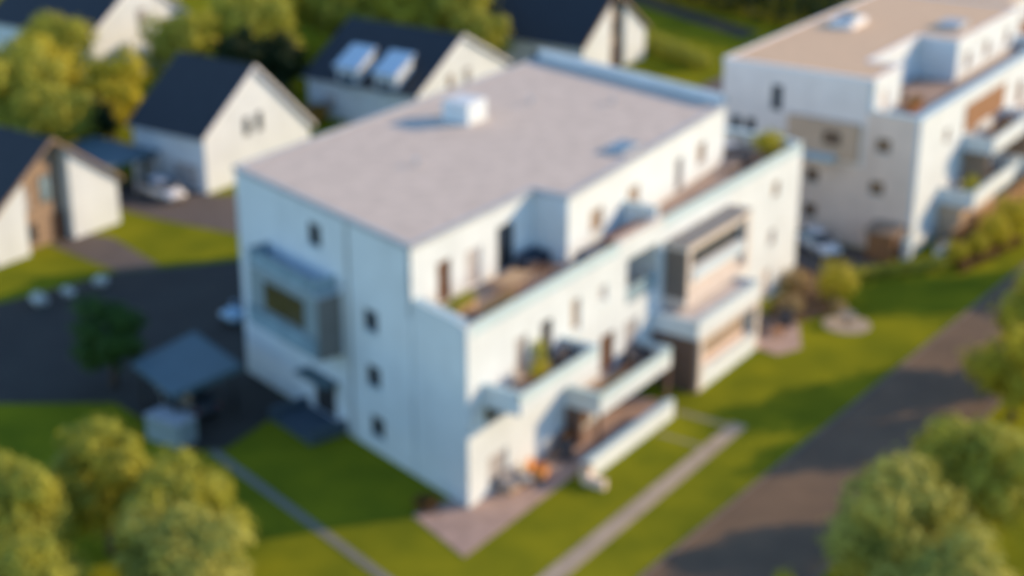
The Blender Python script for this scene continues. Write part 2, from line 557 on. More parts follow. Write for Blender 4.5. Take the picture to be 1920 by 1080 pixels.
ribbon('kerb', -6.76, -6.601, -0.1, 0.09, 'kerb_stone')
sheet('footpath', [(-40, -7.75), (16.4, -7.55), (16.4, -6.6), (-40, -6.55)], 0.05, 'stone_paving', 0.15)
sheet('garden_path', [(15.7, -6.58), (16.2, -6.58), (16.2, -3.3), (15.7, -3.3)], 0.02, 'moss_slab', 0.1)
sheet('garden_path', [(12.7, -6.58), (13.0, -6.58), (13.0, -3.8), (12.7, -3.8)], 0.02, 'moss_slab', 0.1)
sheet('narrow_path', [(-2.9, 15.4), (-8.2, -1.6), (-10.6, -8.0), (-10.15, -8.2), (-7.75, -1.7), (-2.45, 15.25)][::-1], 0.04, 'grey_slab', 0.12)
sheet('patio', [(-2.2, 1.9), (-4.0, -2.6), (7.3, -2.55), (7.3, -0.05), (-0.1, -0.05), (0.3, 1.3), (-0.9, 1.75)], 0.045, 'patio_paving', 0.15)
sheet('patio', [(7.302, -2.55), (7.302, -2.88), (16.6, -2.88), (16.6, -0.05), (7.302, -0.05)], 0.045, 'patio_paving', 0.15)
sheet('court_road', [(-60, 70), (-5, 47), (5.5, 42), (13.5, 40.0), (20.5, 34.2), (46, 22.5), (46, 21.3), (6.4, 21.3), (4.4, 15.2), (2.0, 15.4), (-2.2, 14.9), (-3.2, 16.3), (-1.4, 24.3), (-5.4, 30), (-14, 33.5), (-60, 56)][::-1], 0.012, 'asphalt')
sheet('driveway', [(13.6, 40.05), (16.0, 38.2), (18.3, 45.5), (17.8, 48.5), (14.6, 48.3)], 0.016, 'drive_asphalt')
sheet('driveway', [(23.2, 45.5), (24.5, 35.0), (38, 27.0), (40, 38), (30.0, 45.9), (29.4, 54.5), (23.2, 54.5)], 0.017, 'drive_asphalt')
sheet('path_far', [(70, 27), (96, 27.5), (96, 30.5), (70, 30.5)], 0.016, 'drive_asphalt')
sheet('back_road', [(103.5, 36.5), (107, 36), (122, 66), (118.5, 67)], 0.014, 'asphalt')
sheet('corner_terrace', [(26.9, -2.2), (31.6, -1.2), (31.8, -3.6), (28.2, -5.4), (26.4, -4.6)][::-1], 0.05, 'patio_paving', 0.15)
mb = MB(); mb.lathe([(1.55, -0.1), (1.55, 0.05), (1.5, 0.07)], (33.4, -6.2), 32)
structure(mb.build('round_terrace', 'stone_paving'))
sheet('gravel_bed', [(30.9, -1.1), (38.6, -0.2), (38.6, 1.0), (41.5, 0.5), (40.5, -3.0), (34.5, -4.6), (32.2, -3.5)][::-1], 0.03, 'soil', 0.1)
sheet('service_lane', [(39.6, -2.6), (47.2, -4.6), (47.2, 14), (42, 22), (39.6, 22)], 0.018, 'drive_asphalt')

# ------------------------------------------------------------------ the main apartment building
K = 0.2983
def sx(y): return K * y
AB = thing('apartment_building', 'large white apartment block in the middle with grey flat roof, setback terraces and stacked balconies', 'apartment building', (20, 10, 0))
YB = 20.96; XR = 38.65; YS = 4.38; HT = 12.95

fw = Wall((0.35, 0), (XR, 0), 0, 9.42)
def fx(x): return x - 0.35
# side (shaded) walls
sl = Wall((sx(YS), YS), (sx(0.3), 0.3), 0, 10)
su = Wall((sx(YB), YB), (sx(YS + 0.09), YS + 0.09), 0, HT - 0.2)
def sa(y): return (YB - y) * math.sqrt(1 + K * K)

# windows of the shaded side
for z in (7.7, 4.5, 1.55):
    pass
for yc, z in ((8.0, 7.7), (7.9, 4.5), (7.7, 1.55)):
    su.window(AB, sa(yc) - 0.62, sa(yc) + 0.62, z - 0.6, z + 0.6, 'dark_glass', 'frame_dark')
su.window(AB, sa(13.0) - 0.62, sa(13.0) + 0.62, 10.45, 11.75, 'dark_glass', 'frame_dark')
su.door(AB, sa(13.7), sa(11.6), 0.35, 2.55, 'dark_metal', 'frame_dark', name='entrance_door')
su.build('wall', 'white_render', AB)
sl.build('wall', 'white_render', AB)
mb = MB(); mb.prism([(0, 0), (0.35, 0), (0.35, 0.3), (sx(0.3), 0.3)], 0, 10)
mb.prism([(sx(YS), YS), (1.75, YS), (1.75, YS + 0.3), (sx(YS + 0.3), YS + 0.3)], 9.0, HT - 0.2)
mb.build('corner_pier', 'white_render', AB)

# front openings
fw.window(AB, fx(4.25), fx(5.35), 5.6, 7.85, 'curtain_glass', 'frame_brown', 1, False)
fw.window(AB, fx(6.65), fx(7.75), 5.6, 7.95, 'dark_glass', 'frame_brown', 1, False)
fw.window(AB, fx(9.65), fx(10.55), 6.35, 8.2, 'tan_glass', 'frame_white', 0)
fw.window(AB, fx(12.5), fx(13.35), 7.1, 8.05, 'curtain_glass', 'frame_white', 0)
fw.hole(fx(15.5), fx(19.1), 5.9, 8.75)          # loggia
fw.window(AB, fx(34.35), fx(35.3), 7.2, 8.25, 'tan_glass', 'frame_brown', 0)
fw.window(AB, fx(34.1), fx(35.05), 3.9, 4.95, 'curtain_glass', 'frame_brown', 0)
fw.door(AB, fx(33.5), fx(34.6), 0.1, 2.3, 'beige_cladding', 'frame_white')
fw.window(AB, fx(1.5), fx(3.9), 4.1, 5.2, 'dark_glass', 'frame_dark', 1, False)
fw.door(AB, fx(12.75), fx(14.3), 2.55, 4.95, 'dark_wood', 'frame_brown', name='balcony_door')
fw.window(AB, fx(15.4), fx(17.0), 2.6, 4.9, 'curtain_glass', 'frame_white', 1, False)
fw.window(AB, fx(1.75), fx(3.5), 0.08, 2.1, 'curtain_glass', 'frame_white', 1, False)
fw.window(AB, fx(9.7), fx(11.9), 0.1, 2.1, 'bronze_glass', 'frame_brown', 1)
fw.window(AB, fx(13.2), fx(15.4), 0.1, 2.1, 'bronze_glass', 'frame_brown', 1)
fw.window(AB, fx(29.6), fx(31.4), 0.08, 2.3, 'bronze_glass', 'frame_brown', 1, False)
fw.build('wall', 'white_render', AB)

# loggia cut into the second floor
lg = MB()
lg.box(15.2, 15.5, 0.301, 2.3, 5.6, 9.0 - 0.26); lg.box(19.1, 19.4, 0.301, 2.3, 5.6, 9.0 - 0.26)
lg.box(15.5, 19.1, 2.0, 2.3, 5.6, 9.0 - 0.26); lg.box(15.5, 19.1, 0.301, 2.0, 5.6, 5.88)
lo = lg.build('loggia', 'white_render', AB)
lw = Wall((15.55, 2.0), (19.05, 2.0), 5.9, 8.7)
lwin = lw.window(AB, 0.1, 3.3, 6.0 - 0.05, 8.4, 'blue_glass', 'frame_dark', 2, False, cut=False, base=0.17)
mb = MB(); mb.box(15.52, 19.08, 0.05, 0.09, 6.02, 6.95); mb.build('balustrade', 'sky_glass', lo)

# end and rear walls
ew = Wall((XR, 0.301), (XR, YB - 0.301), 0, 10)
for yc in (6, 12, 17):
    for z in (1.4, 4.4, 7.4):
        ew.window(AB, yc - 0.6, yc + 0.6, z, z + 1.3, 'dark_glass', 'frame_dark')
ew.build('wall', 'white_render', AB)
rw = Wall((XR, YB), (sx(YB) + 0.35, YB), 0, HT - 0.2)
for k in range(6):
    for z in (1.2, 4.2, 7.2, 10.2):
        rw.window(AB, 3 + k * 4.8, 4.3 + k * 4.8, z, z + 1.4, 'dark_glass', 'frame_dark')
rw.build('wall', 'white_render', AB)

# terrace deck
mb = MB(); mb.prism([(0.45, 0.31), (XR - 0.31, 0.31), (XR - 0.31, YB - 0.31), (sx(YB) + 0.4, YB - 0.31)], 8.72, 9.0)
mb.build('terrace_floor', 'terrace_tiles', AB)

# top storey: left part, return wall, right part
t1 = Wall((1.75, YS), (12.5, YS), 9.0, HT - 0.2)
t1.door(AB, 1.75, 2.95, 9.05, 11.35, 'dark_wood', 'frame_brown', name='terrace_door')
t1.window(AB, 4.3, 5.7, 9.05, 11.2, 'curtain_glass', 'frame_white', 1, False)
t1.window(AB, 7.2, 8.85, 9.05, 11.7, 'dark_glass', 'frame_dark', 1, False)
t1.build('wall', 'white_render', AB)
tr = Wall((12.5, YS - 0.002), (12.5, 2.1), 9.0, HT - 0.2)
tr.build('wall', 'white_render', AB)
RX, RY = 34.4, 3.75
t2 = Wall((12.5 + 0.302, 2.1 + 0.02), (RX, RY), 9.0, HT - 0.2)
t2.window(AB, 2.4, 4.0, 9.9, 11.2, 'tan_glass', 'frame_brown', 1)
t2.window(AB, 7.2, 8.8, 9.9, 11.2, 'tan_glass', 'frame_brown', 1)
t2.door(AB, 14.0, 15.1, 9.05, 11.2, 'grey_cladding', 'frame_white', name='terrace_door')
t2.window(AB, 17.3, 18.6, 9.9, 11.3, 'tan_glass', 'frame_brown', 1)
t2.build('wall', 'white_render', AB)
t3 = Wall((RX + 0.02, RY + 0.3), (38.2, YB - 0.32), 9.0, HT - 0.2)
t3.window(AB, 4, 5.6, 9.9, 11.3, 'dark_glass', 'frame_dark')
t3.build('wall', 'white_render', AB)

# roof
RP = [(sx(YS), YS), (12.5, YS), (12.5, 2.1), (RX, RY), (XR - 0.2, YB), (sx(YB), YB)]
def inset(poly, d):
    out = []
    n = len(poly)
    for i in range(n):
        a, b, c = Vector(poly[i - 1]), Vector(poly[i]), Vector(poly[(i + 1) % n])
        u = (b - a).normalized(); v = (c - b).normalized()
        n1 = Vector((-u.y, u.x)); n2 = Vector((-v.y, v.x))
        k = n1 + n2
        k = k / max(0.2, k.dot(n1))
        out.append(tuple(b + k * d))
    return out
RO = inset(RP, -0.08); RI = inset(RP, 0.22); RG = inset(RP, 0.215)
mb = MB(); mb.prism(RG, HT - 0.2, HT - 0.04)
roof = mb.build('roof', 'gravel_roof', AB)
mb = MB()
for i in range(len(RO)):
    j = (i + 1) % len(RO)
    a, b, c, d = RO[i], RO[j], RI[j], RI[i]
    hi = 0.62 if i == 3 else 0.06
    mb.prism([a, b, c, d], HT - 0.198, HT + hi)
mb.build('roof_trim', 'lead_trim', roof)
mb = MB()
e0, e1 = Vector((RX, RY)), Vector((XR - 0.2, YB))
# parapet of the right edge stands up; its faces are rendered white
d = (e1 - e0).normalized(); nn = Vector((d.y, -d.x))
mb.obox(e0, d, nn, 0.1, (e1 - e0).length - 0.1, -0.225, 0.085, HT + 0.05, HT + 0.64)
mb.build('parapet', 'white_render', roof)
mb = MB(); mb.box(21.0, 23.0, 14.9, 16.9, HT - 0.05, HT + 1.3)
ch = mb.build('chimney', 'white_render', roof, bevel=0.03)
mb = MB(); mb.box(20.8, 23.0, 3.45, 4.95, HT - 0.05, HT + 0.22)
sk = mb.build('skylight', 'lead_trim', roof)
sk2 = MB(); sk2.box(20.95, 22.85, 3.6, 4.8, HT + 0.2, HT + 0.25); sk2.build('skylight_pane', 'blue_glass', roof)
for (x, y) in ((27.5, 14.5), (30.5, 10.0), (12.5, 12.5)):
    mb = MB(); mb.tube([(x, y, HT - 0.05), (x, y, HT + 0.3)], 0.11, 10); mb.tube([(x, y, HT + 0.3), (x, y, HT + 0.36)], 0.17, 10)
    mb.build('vent_pipe', 'light_metal', roof)

# copings on the terrace parapet
def coping(mb, p, q, z, w0=-0.62, w1=0.07, h=0.09):
    p = Vector(p); q = Vector(q); u = (q - p).normalized(); n = Vector((u.y, -u.x))
    mb.obox(p, u, n, 0, (q - p).length, w0, w1, z, z + h)
for xa, xb in ((0.36, 14.55), (19.65, XR - 0.03)):
    mb = MB(); mb.box(xa, xb, 0.03, 0.07, 9.53, 10.0); mb.build('balustrade', 'pale_glass', AB)
    mb = MB(); mb.box(xa, xb, -0.01, 0.11, 10.001, 10.06); mb.build('handrail', 'pale_coping', AB)
    mb = MB(); coping(mb, (xa, 0), (xb, 0), 9.422, -0.36, 0.05, 0.08); mb.build('coping', 'pale_coping', AB)
mb = MB(); mb.box(14.56, 19.64, 0.0, 0.3, 9.422, 10.0); mb.build('parapet', 'white_render', AB)
mb = MB(); coping(mb, (14.602, 0), (19.598, 0), 10.002, -0.42, 0.05); mb.build('coping', 'beige_cladding', AB)
mb = MB(); coping(mb, (sx(YS), YS), (sx(0.64), 0.64), 10.003); mb.build('coping', 'pale_coping', AB)
mb = MB(); coping(mb, (XR, 0.65), (XR, YB - 0.3), 10.003); mb.build('coping', 'pale_coping', AB)
# divider wall on the terrace
mb = MB(); mb.box(19.3, 19.62, 0.31, 2.55, 9.001, 10.62); mb.build('divider_wall', 'white_render', AB)
mb = MB(); mb.box(19.25, 19.67, 0.33, 2.53, 10.622, 10.7); mb.build('divider_coping', 'pale_coping', AB)

# balconies
def balcony(x0, x1, y0, zf, top, right_closed=True):
    mb = MB()
    mb.box(x0, x1, y0, -0.002, zf - 0.25, zf)
    b = mb.build('balcony', 'white_render', AB)
    mp = MB()
    mp.box(x0, x1, y0, y0 + 0.2, zf + 0.001, zf + 0.42)
    mp.box(x0, x0 + 0.2, y0 + 0.2, -0.003, zf + 0.001, top)
    mp.box(x1 - 0.2, x1, y0 + 0.2, -0.003, zf + 0.001, top)
    mp.build('parapet', 'white_render', b)
    mg = MB(); mg.box(x0 + 0.02, x1 - 0.02, y0 + 0.02, y0 + 0.06, zf + 0.421, top); mg.build('balustrade', 'pale_glass', b)
    mc = MB()
    mc.box(x0 - 0.03, x1 + 0.03, y0 - 0.03, y0 + 0.14, top + 0.002, top + 0.07)
    mc.box(x0 - 0.03, x0 + 0.3, y0 + 0.142, -0.004, top + 0.002, top + 0.07)
    mc.box(x1 - 0.3, x1 + 0.03, y0 + 0.142, -0.004, top + 0.002, top + 0.07)
    mc.build('coping', 'pale_coping', b)
    mf = MB(); mf.box(x0 + 0.21, x1 - 0.21, y0 + 0.21, -0.004, zf + 0.002, zf + 0.03); mf.build('floor_tiles', 'terrace_tiles', b)
    return b
balcony(1.3, 8.75, -2.3, 5.55, 6.45)
bb = balcony(9.05, 16.9, -2.3, 2.5, 3.4)
mb = MB(); mb.box(9.1, 9.35, -1.0, -0.01, 0.05, 2.24); mb.build('support_wall', 'brown_cladding', bb)
mb = MB(); mb.box(9.1, 9.3, -2.25, -2.05, 0.05, 2.24); mb.build('support_post', 'brown_cladding', bb)
mb = MB(); mb.box(16.65, 16.85, -2.25, -2.05, 0.0, 2.24); mb.build('support_post', 'brown_cladding', bb)

# upper bay on the right
mb = MB()
bx0, bx1, by = 19.9, 28.0, -1.55
mb.box(bx0, bx1, by, -0.002, 8.15, 8.5)
mb.box(bx0, bx1, by, -0.002, 4.6, 5.1)
mb.box(bx1 - 0.5, bx1, by, -0.002, 5.101, 8.149)
ub = mb.build('bay', 'beige_cladding', AB)
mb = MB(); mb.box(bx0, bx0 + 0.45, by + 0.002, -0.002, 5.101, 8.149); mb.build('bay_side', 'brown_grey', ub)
mb = MB(); mb.box(bx0, bx0 + 0.45, by - 0.02, by, 5.101, 8.149); mb.build('bay_frame', 'beige_cladding', ub)
mb = MB(); mb.box(bx0 - 0.06, bx1 + 0.06, by - 0.06, -0.003, 8.502, 8.57); mb.build('bay_roof', 'grey_cladding', ub)
bw = Wall((bx0 + 0.47, by + 0.35), (bx1 - 0.52, by + 0.35), 5.101, 8.149, 0.25)
bw.window(AB, 0.4, 6.9, 6.75, 7.75, 'dark_glass', 'frame_dark', 3, False)
bw.build('bay_wall', 'beige_cladding', ub)
mb = MB(); mb.box(bx0 + 0.9, bx1 - 0.62, by + 0.02, by + 0.33, 6.0, 6.72); mb.build('window_box', 'zinc_sheet', ub)

# lower bay with its own balcony on top
lx0, lx1, ly = 18.6, 26.7, -3.1
mb = MB()
mb.box(lx0 + 0.3, lx1, ly, -0.002, 3.1, 3.4)
mb.box(lx0 + 0.3, lx0 + 0.75, ly, -0.002, 0.0, 3.099)
mb.box(lx1 - 0.45, lx1, ly, -0.002, 0.0, 3.099)
lb = mb.build('bay', 'beige_cladding', AB)
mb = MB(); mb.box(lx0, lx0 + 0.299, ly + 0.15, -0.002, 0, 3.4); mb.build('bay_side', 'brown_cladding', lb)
mb = MB(); mb.box(lx0, lx1, ly, ly + 0.2, 3.402, 4.55); mb.box(lx0, lx0 + 0.2, ly + 0.201, -0.003, 3.402, 4.55); mb.box(lx1 - 0.2, lx1, ly + 0.201, -0.003, 3.402, 4.55)
mb.build('parapet', 'white_render', lb)
mb = MB(); mb.box(lx0 - 0.03, lx1 + 0.03, ly - 0.04, ly + 0.24, 4.552, 4.62); mb.build('coping', 'pale_coping', lb)
mb = MB(); mb.box(lx0 + 0.201, lx1 - 0.201, ly + 0.201, -0.004, 3.403, 4.3); mb.build('deck', 'pale_deck', lb)
lw2 = Wall((lx0 + 0.77, ly + 0.5), (lx1 - 0.47, ly + 0.5), 0.0, 3.099, 0.25)
lw2.window(AB, 0.5, 6.3, 1.5, 2.85, 'tan_glass', 'frame_brown', 3, False)
lw2.build('bay_wall', 'pink_render', lb)
mb = MB(); mb.box(lx0 + 0.77, lx1 - 0.47, ly + 0.02, ly + 0.3, 0.0, 1.25); mb.build('window_box', 'white_render', lb)
# upper flat behind: doors onto that balcony
up = Wall((19.2, 0), (33, 0), 3, 6)
up.window(AB, 10.2, 11.4, 3.6, 4.9, 'tan_glass', 'frame_brown', 0, True, cut=False, base=0.17)

# slate bay on the shaded side wall
mb = MB()
y0, y1, dd = 10.7, 17.6, 1.5
mb.obox(su.p, su.u, su.n, sa(y1), sa(y0), 0.002, dd, 4.75, 8.4)
sb = mb.build('side_bay', 'slate_cladding', AB)
mb = MB(); mb.obox(su.p, su.u, su.n, sa(y1) - 0.06, sa(y0) + 0.06, 0.003, dd + 0.06, 8.402, 8.5); mb.build('bay_roof', 'bay_roof_sheet', sb)
mb = MB(); mb.obox(su.p, su.u, su.n, sa(y1) + 0.05, sa(y0) - 0.05, dd + 0.002, dd + 0.03, 4.85, 8.35)
mb.build('bay_panel', 'bay_front_sheet', sb)
mb = MB(); mb.obox(su.p, su.u, su.n, sa(y1) + 0.1, sa(y0) - 0.1, dd + 0.2, dd + 0.23, 4.9, 6.0); mb.obox(su.p, su.u, su.n, sa(y1) + 0.1, sa(y1) + 0.2, dd + 0.031, dd + 0.199, 4.9, 6.0); mb.obox(su.p, su.u, su.n, sa(y0) - 0.2, sa(y0) - 0.1, dd + 0.031, dd + 0.199, 4.9, 6.0); mb.obox(su.p, su.u, su.n, sa(y1) + 0.2, sa(y0) - 0.2, dd + 0.031, dd + 0.199, 4.9, 4.95)
mb.build('bay_balustrade', 'sky_glass', sb)
su2 = Wall(tuple(su.p), tuple(su.p + su.u * su.len), 0, 12)
su2.window(AB, sa(15.9), sa(12.0), 6.2, 7.9, 'amber_glass', 'frame_dark', 2, False, cut=False, base=dd + 0.17)
mb = MB()
mb.obox(su.p, su.u, su.n, sa(y1), sa(y0) - 0.35, dd - 0.06, dd - 0.02, 8.52, 9.35); mb.obox(su.p, su.u, su.n, sa(y1), sa(y1) + 0.04, 0.01, dd - 0.061, 8.52, 9.35); mb.obox(su.p, su.u, su.n, sa(y0) - 0.39, sa(y0) - 0.35, 0.01, dd - 0.061, 8.52, 9.35)
mb.build('roof_balustrade', 'sky_glass', sb)
# drainpipe
q = su.pt(sa(9.9), 0.08, 0)
mb = MB(); mb.tube([(q[0], q[1], 0.05), (q[0], q[1], HT - 0.25)], 0.055, 10)
mb.build('drainpipe', 'light_metal', AB)
# entrance steps and canopy on the shaded side
mb = MB()
mb.obox(su.p, su.u, su.n, sa(14.3), sa(10.9), 0.003, 2.0, 0, 0.34)
mb.obox(su.p, su.u, su.n, sa(14.3), sa(10.9), 2.001, 2.4, 0, 0.17)
st = mb.build('entrance_steps', 'blue_slate', AB)
mb = MB(); mb.obox(su.p, su.u, su.n, sa(10.88), sa(10.6), 0.003, 2.5, 0, 0.8); mb.build('cheek_wall', 'blue_slate', st)
mb = MB(); mb.obox(su.p, su.u, su.n, sa(14.6), sa(14.32), 0.003, 2.5, 0, 0.8); mb.build('cheek_wall', 'blue_slate', st)
mb = MB(); mb.obox(su.p, su.u, su.n, sa(14.1), sa(11.2), 0.003, 1.1, 2.75, 2.87); mb.build('entrance_canopy', 'blue_membrane', AB)

# long planter wall in front of the ground floor flats
t = thing('planter_wall', 'long white low planter wall along the lawn under the right hand balcony', 'planter', (10.5, -3.3, 0))
mb = MB(); mb.box(6.1, 15.2, -3.5, -3.25, 0, 1.05); mb.box(6.1, 15.2, -3.02, -2.9, 0, 0.95); mb.box(6.1, 6.3, -3.249, -3.021, 0, 0.95); mb.box(15.0, 15.2, -3.249, -3.021, 0, 0.95)
mb.build('wall', 'white_render', t)
mb = MB(); mb.box(6.07, 15.23, -3.53, -3.2, 1.052, 1.12); mb.build('coping', 'pale_coping', t)
mb = MB(); mb.box(6.31, 14.99, -3.248, -3.022, 0.1, 0.85); mb.build('soil', 'soil', t)
t = thing('stone_pier', 'short pale stone pier with low wing ending the white planter wall', 'pier', (5.7, -3.8, 0))
mb = MB(); mb.box(5.55, 6.0, -3.75, -3.3, 0, 0.95); mb.build('post', 'pink_render', t)
mb = MB(); mb.box(5.5, 5.85, -4.7, -3.76, 0, 0.5); mb.build('wing', 'pink_render', t)
mb = MB(); mb.box(5.5, 6.05, -3.8, -3.25, 0.952, 1.0); mb.build('cap', 'kerb_stone', t)

# ------------------------------------------------------------------ second apartment block, on the right
B2 = thing('apartment_building', 'white apartment block at the right edge with sandy flat roof and tan lower side wall', 'apartment building', (60, 3, 0))
X2 = 47.5; XE = 77.5; YF = -4.9; YU = -1.2; YK = 10.6; H2 = 12.5
s_lo = Wall((X2, YK), (X2, YF + 0.3), 0, 6.0)
s_hi = Wall((X2, YK), (X2, YU + 0.3), 6.0, H2 - 0.2)
def s2(y): return YK - y
s_pl = Wall((X2, YU + 0.3), (X2, YF + 0.3), 6.0, 10.2)
s_hi.window(B2, s2(6.6), s2(5.75), 9.2, 11.1, 'dark_glass', 'frame_dark', 0, False)
for c in (9.35, 8.2):
    s_hi.window(B2, s2(c) - 0.4, s2(c) + 0.4, 7.0, 8.3, 'dark_glass', 'frame_dark', 0)
for y, z in ((-2.3, 7.2), (-2.3, 4.2)):
    pass
s_pl.window(B2, 0.8, 1.9, 7.4, 8.4, 'bronze_glass', 'frame_brown', 0)
s_lo.window(B2, s2(-2.0) - 0.55, s2(-2.0) + 0.55, 4.2, 5.2, 'bronze_glass', 'frame_brown', 0)
s_lo.window(B2, s2(3.0) - 0.5, s2(3.0) + 0.5, 4.3, 5.3, 'bronze_glass', 'frame_brown', 0)
s_lo.window(B2, s2(3.0) - 0.5, s2(3.0) + 0.5, 1.6, 2.6, 'bronze_glass', 'frame_brown', 0)
s_lo.window(B2, s2(8.5) - 0.5, s2(8.5) + 0.5, 3.0, 4.2, 'dark_glass', 'frame_dark', 0)
s_lo.build('wall', 'pink_render', B2); s_hi.build('wall', 'grey_render', B2); s_pl.build('wall', 'pink_render', B2)
# tan cladding box round the stair window
mb = MB(); mb.box(X2 - 0.5, X2 - 0.003, -0.5, 5.0, 6.4, 9.2)
sb2 = mb.build('stair_bay', 'tan_render', B2)
wb = Wall((X2 - 0.5, 5.0), (X2 - 0.5, -0.5), 5, 9)
wb.window(B2, 2.9, 4.2, 7.5, 8.5, 'bronze_glass', 'frame_dark', 0, False, cut=False, base=0.17)
mb = MB(); mb.box(X2 - 1.5, X2 - 0.51, 1.0, 4.6, 6.45, 6.75); mb.build('canopy', 'pale_coping', B2)
f_lo = Wall((X2, YF), (XE, YF), 0, 10.2)
for a in (5.0,):
    f_lo.window(B2, a, a + 1.0, 7.2, 8.3, 'tan_glass', 'frame_brown', 0)
for a in (10.5, 15.5, 21.0, 26.5):
    for z in (0.3, 3.3, 6.4):
        f_lo.window(B2, a, a + 1.9, z, z + 2.0, 'tan_glass', 'frame_brown', 1, False)
f_lo.build('wall', 'white_render', B2)
f_up = Wall((X2, YU), (X2 + 4.2, YU), 10.201 - 0.6, H2 - 0.2)
f_up = Wall((X2 + 0.302, YU), (X2 + 5.2, YU), 9.2, H2 - 0.2)
f_up.door(B2, 1.2, 2.4, 9.25, 11.4, 'beige_cladding', 'frame_white', name='terrace_door'); f_up.build('wall', 'white_render', B2)
f_rt = Wall((X2 + 5.2, YU + 2.6), (X2 + 15.2, YU + 2.6), 9.2, H2 - 0.2)
f_rt.window(B2, 1.0, 3.6, 9.25, 11.5, 'dark_glass', 'frame_dark', 1, False); f_rt.build('wall', 'white_render', B2)
f_r2 = Wall((X2 + 15.2, YU + 2.598), (X2 + 15.2, -1.8), 9.2, H2 - 0.2); f_r2.build('wall', 'white_render', B2)
f_r3 = Wall((X2 + 15.502, -1.8), (XE, -1.8), 9.2, H2 - 0.2)
for a in (1.5, 6, 11):
    f_r3.window(B2, a, a + 1.3, 9.9, 11.2, 'tan_glass', 'frame_brown', 0)
f_r3.build('wall', 'white_render', B2)
mb = MB(); mb.box(XE - 0.3, XE, YF + 0.301, YK, 0, 10.2); mb.box(X2 + 0.301, XE - 0.301, YK - 0.3, YK, 0, H2 - 0.2); mb.box(XE - 0.6, XE - 0.301, -1.49, YK - 0.301, 10.2, H2 - 0.2)
mb.build('wall', 'white_render', B2)
mb = MB(); mb.box(X2 + 0.31, XE - 0.31, YF + 0.31, YK - 0.31, 8.9, 9.2); mb.build('terrace_floor', 'terrace_tiles', B2)
R2 = [(X2, YU), (X2 + 5.2, YU), (X2 + 5.2, YU + 2.6), (X2 + 15.2, YU + 2.6), (X2 + 15.2, -1.8), (XE, -1.8), (XE, YK), (X2, YK)]
mb = MB(); mb.prism(inset(R2, 0.2), H2 - 0.2, H2 - 0.03); r2 = mb.build('roof', 'sand_roof', B2)
mb = MB(); a_, b_ = inset(R2, -0.06), inset(R2, 0.205)
for i in range(len(a_)):
    j = (i + 1) % len(a_)
    mb.prism([a_[i], a_[j], b_[j], b_[i]], H2 - 0.198, H2 + 0.05)
mb.build('roof_trim', 'white_paint', r2)
mb = MB(); mb.box(61.8, 64.8, 6.6, 8.6, H2 - 0.05, H2 + 0.5); mb.build('skylight', 'white_paint', r2, bevel=0.05)
mb = MB(); mb.lathe([(0.92, H2 + 0.45), (0.9, H2 + 0.6), (0.7, H2 + 0.8), (0.35, H2 + 0.93), (0.02, H2 + 0.96)], (63.3, 7.6), 24); mb.build('skylight_dome', 'sky_glass', r2, smooth=True)
mb = MB(); mb.box(66.0, 68.2, -0.6, 1.2, H2 - 0.05, H2 + 0.45); mb.build('roof_hatch', 'lead_trim', r2, bevel=0.03)
mb = MB(); coping(mb, (X2 - 0.05, YF), (XE, YF), 10.202); mb.build('coping', 'pale_coping', B2)
mb = MB(); coping(mb, (X2, YU + 0.25), (X2, YF + 0.38), 10.203); mb.build('coping', 'pale_coping', B2)
def balcony2(x0, x1, zf, dep, wood=False):
    mb = MB(); mb.box(x0, x1, YF - dep, YF - 0.002, zf - 0.25, zf)
    b = mb.build('balcony', 'white_render', B2)
    mp = MB(); mp.box(x0, x1, YF - dep, YF - dep + 0.18, zf + 0.001, zf + 1.0); mp.box(x0, x0 + 0.18, YF - dep + 0.181, YF - 0.003, zf + 0.001, zf + 1.0); mp.box(x1 - 0.18, x1, YF - dep + 0.181, YF - 0.003, zf + 0.001, zf + 1.0)
    mp.build('parapet', 'tan_render' if wood else 'white_render', b)
    mc = MB(); mc.box(x0 - 0.03, x1 + 0.03, YF - dep - 0.04, YF - dep + 0.22, zf + 1.002, zf + 1.07); mc.build('coping', 'pale_coping', b)
    mf = MB(); mf.box(x0 + 0.2, x1 - 0.2, YF - dep + 0.2, YF - 0.004, zf + 0.002, zf + 0.03); mf.build('floor_tiles', 'terrace_tiles', b)
mb = MB(); mb.box(52.6, 77.4, -6.7, YF - 0.002, 0, 2.74); mb.build('lower_storey', 'tan_render', B2)
mb = MB(); mb.box(56.6, 65.5, YF - 0.06, YF - 0.002, 7.1, 9.15); mb.build('timber_cladding', 'rust_wood', B2)
balcony2(56.6, 65.4, 6.0, 2.4)
balcony2(52.4, 63.0, 3.0, 2.7)
balcony2(66.0, 76.5, 6.0, 4.0)
balcony2(63.3, 76.0, 3.0, 4.4)
mb = MB(); mb.box(57.0, 57.25, YF - 2.0, YF - 0.01, 3.3, 5.74); mb.build('screen_wall', 'stone_brown', B2)
mb = MB(); mb.box(65.0, 65.25, YF - 2.6, YF - 0.01, 3.3, 5.74); mb.build('screen_wall', 'stone_brown', B2)
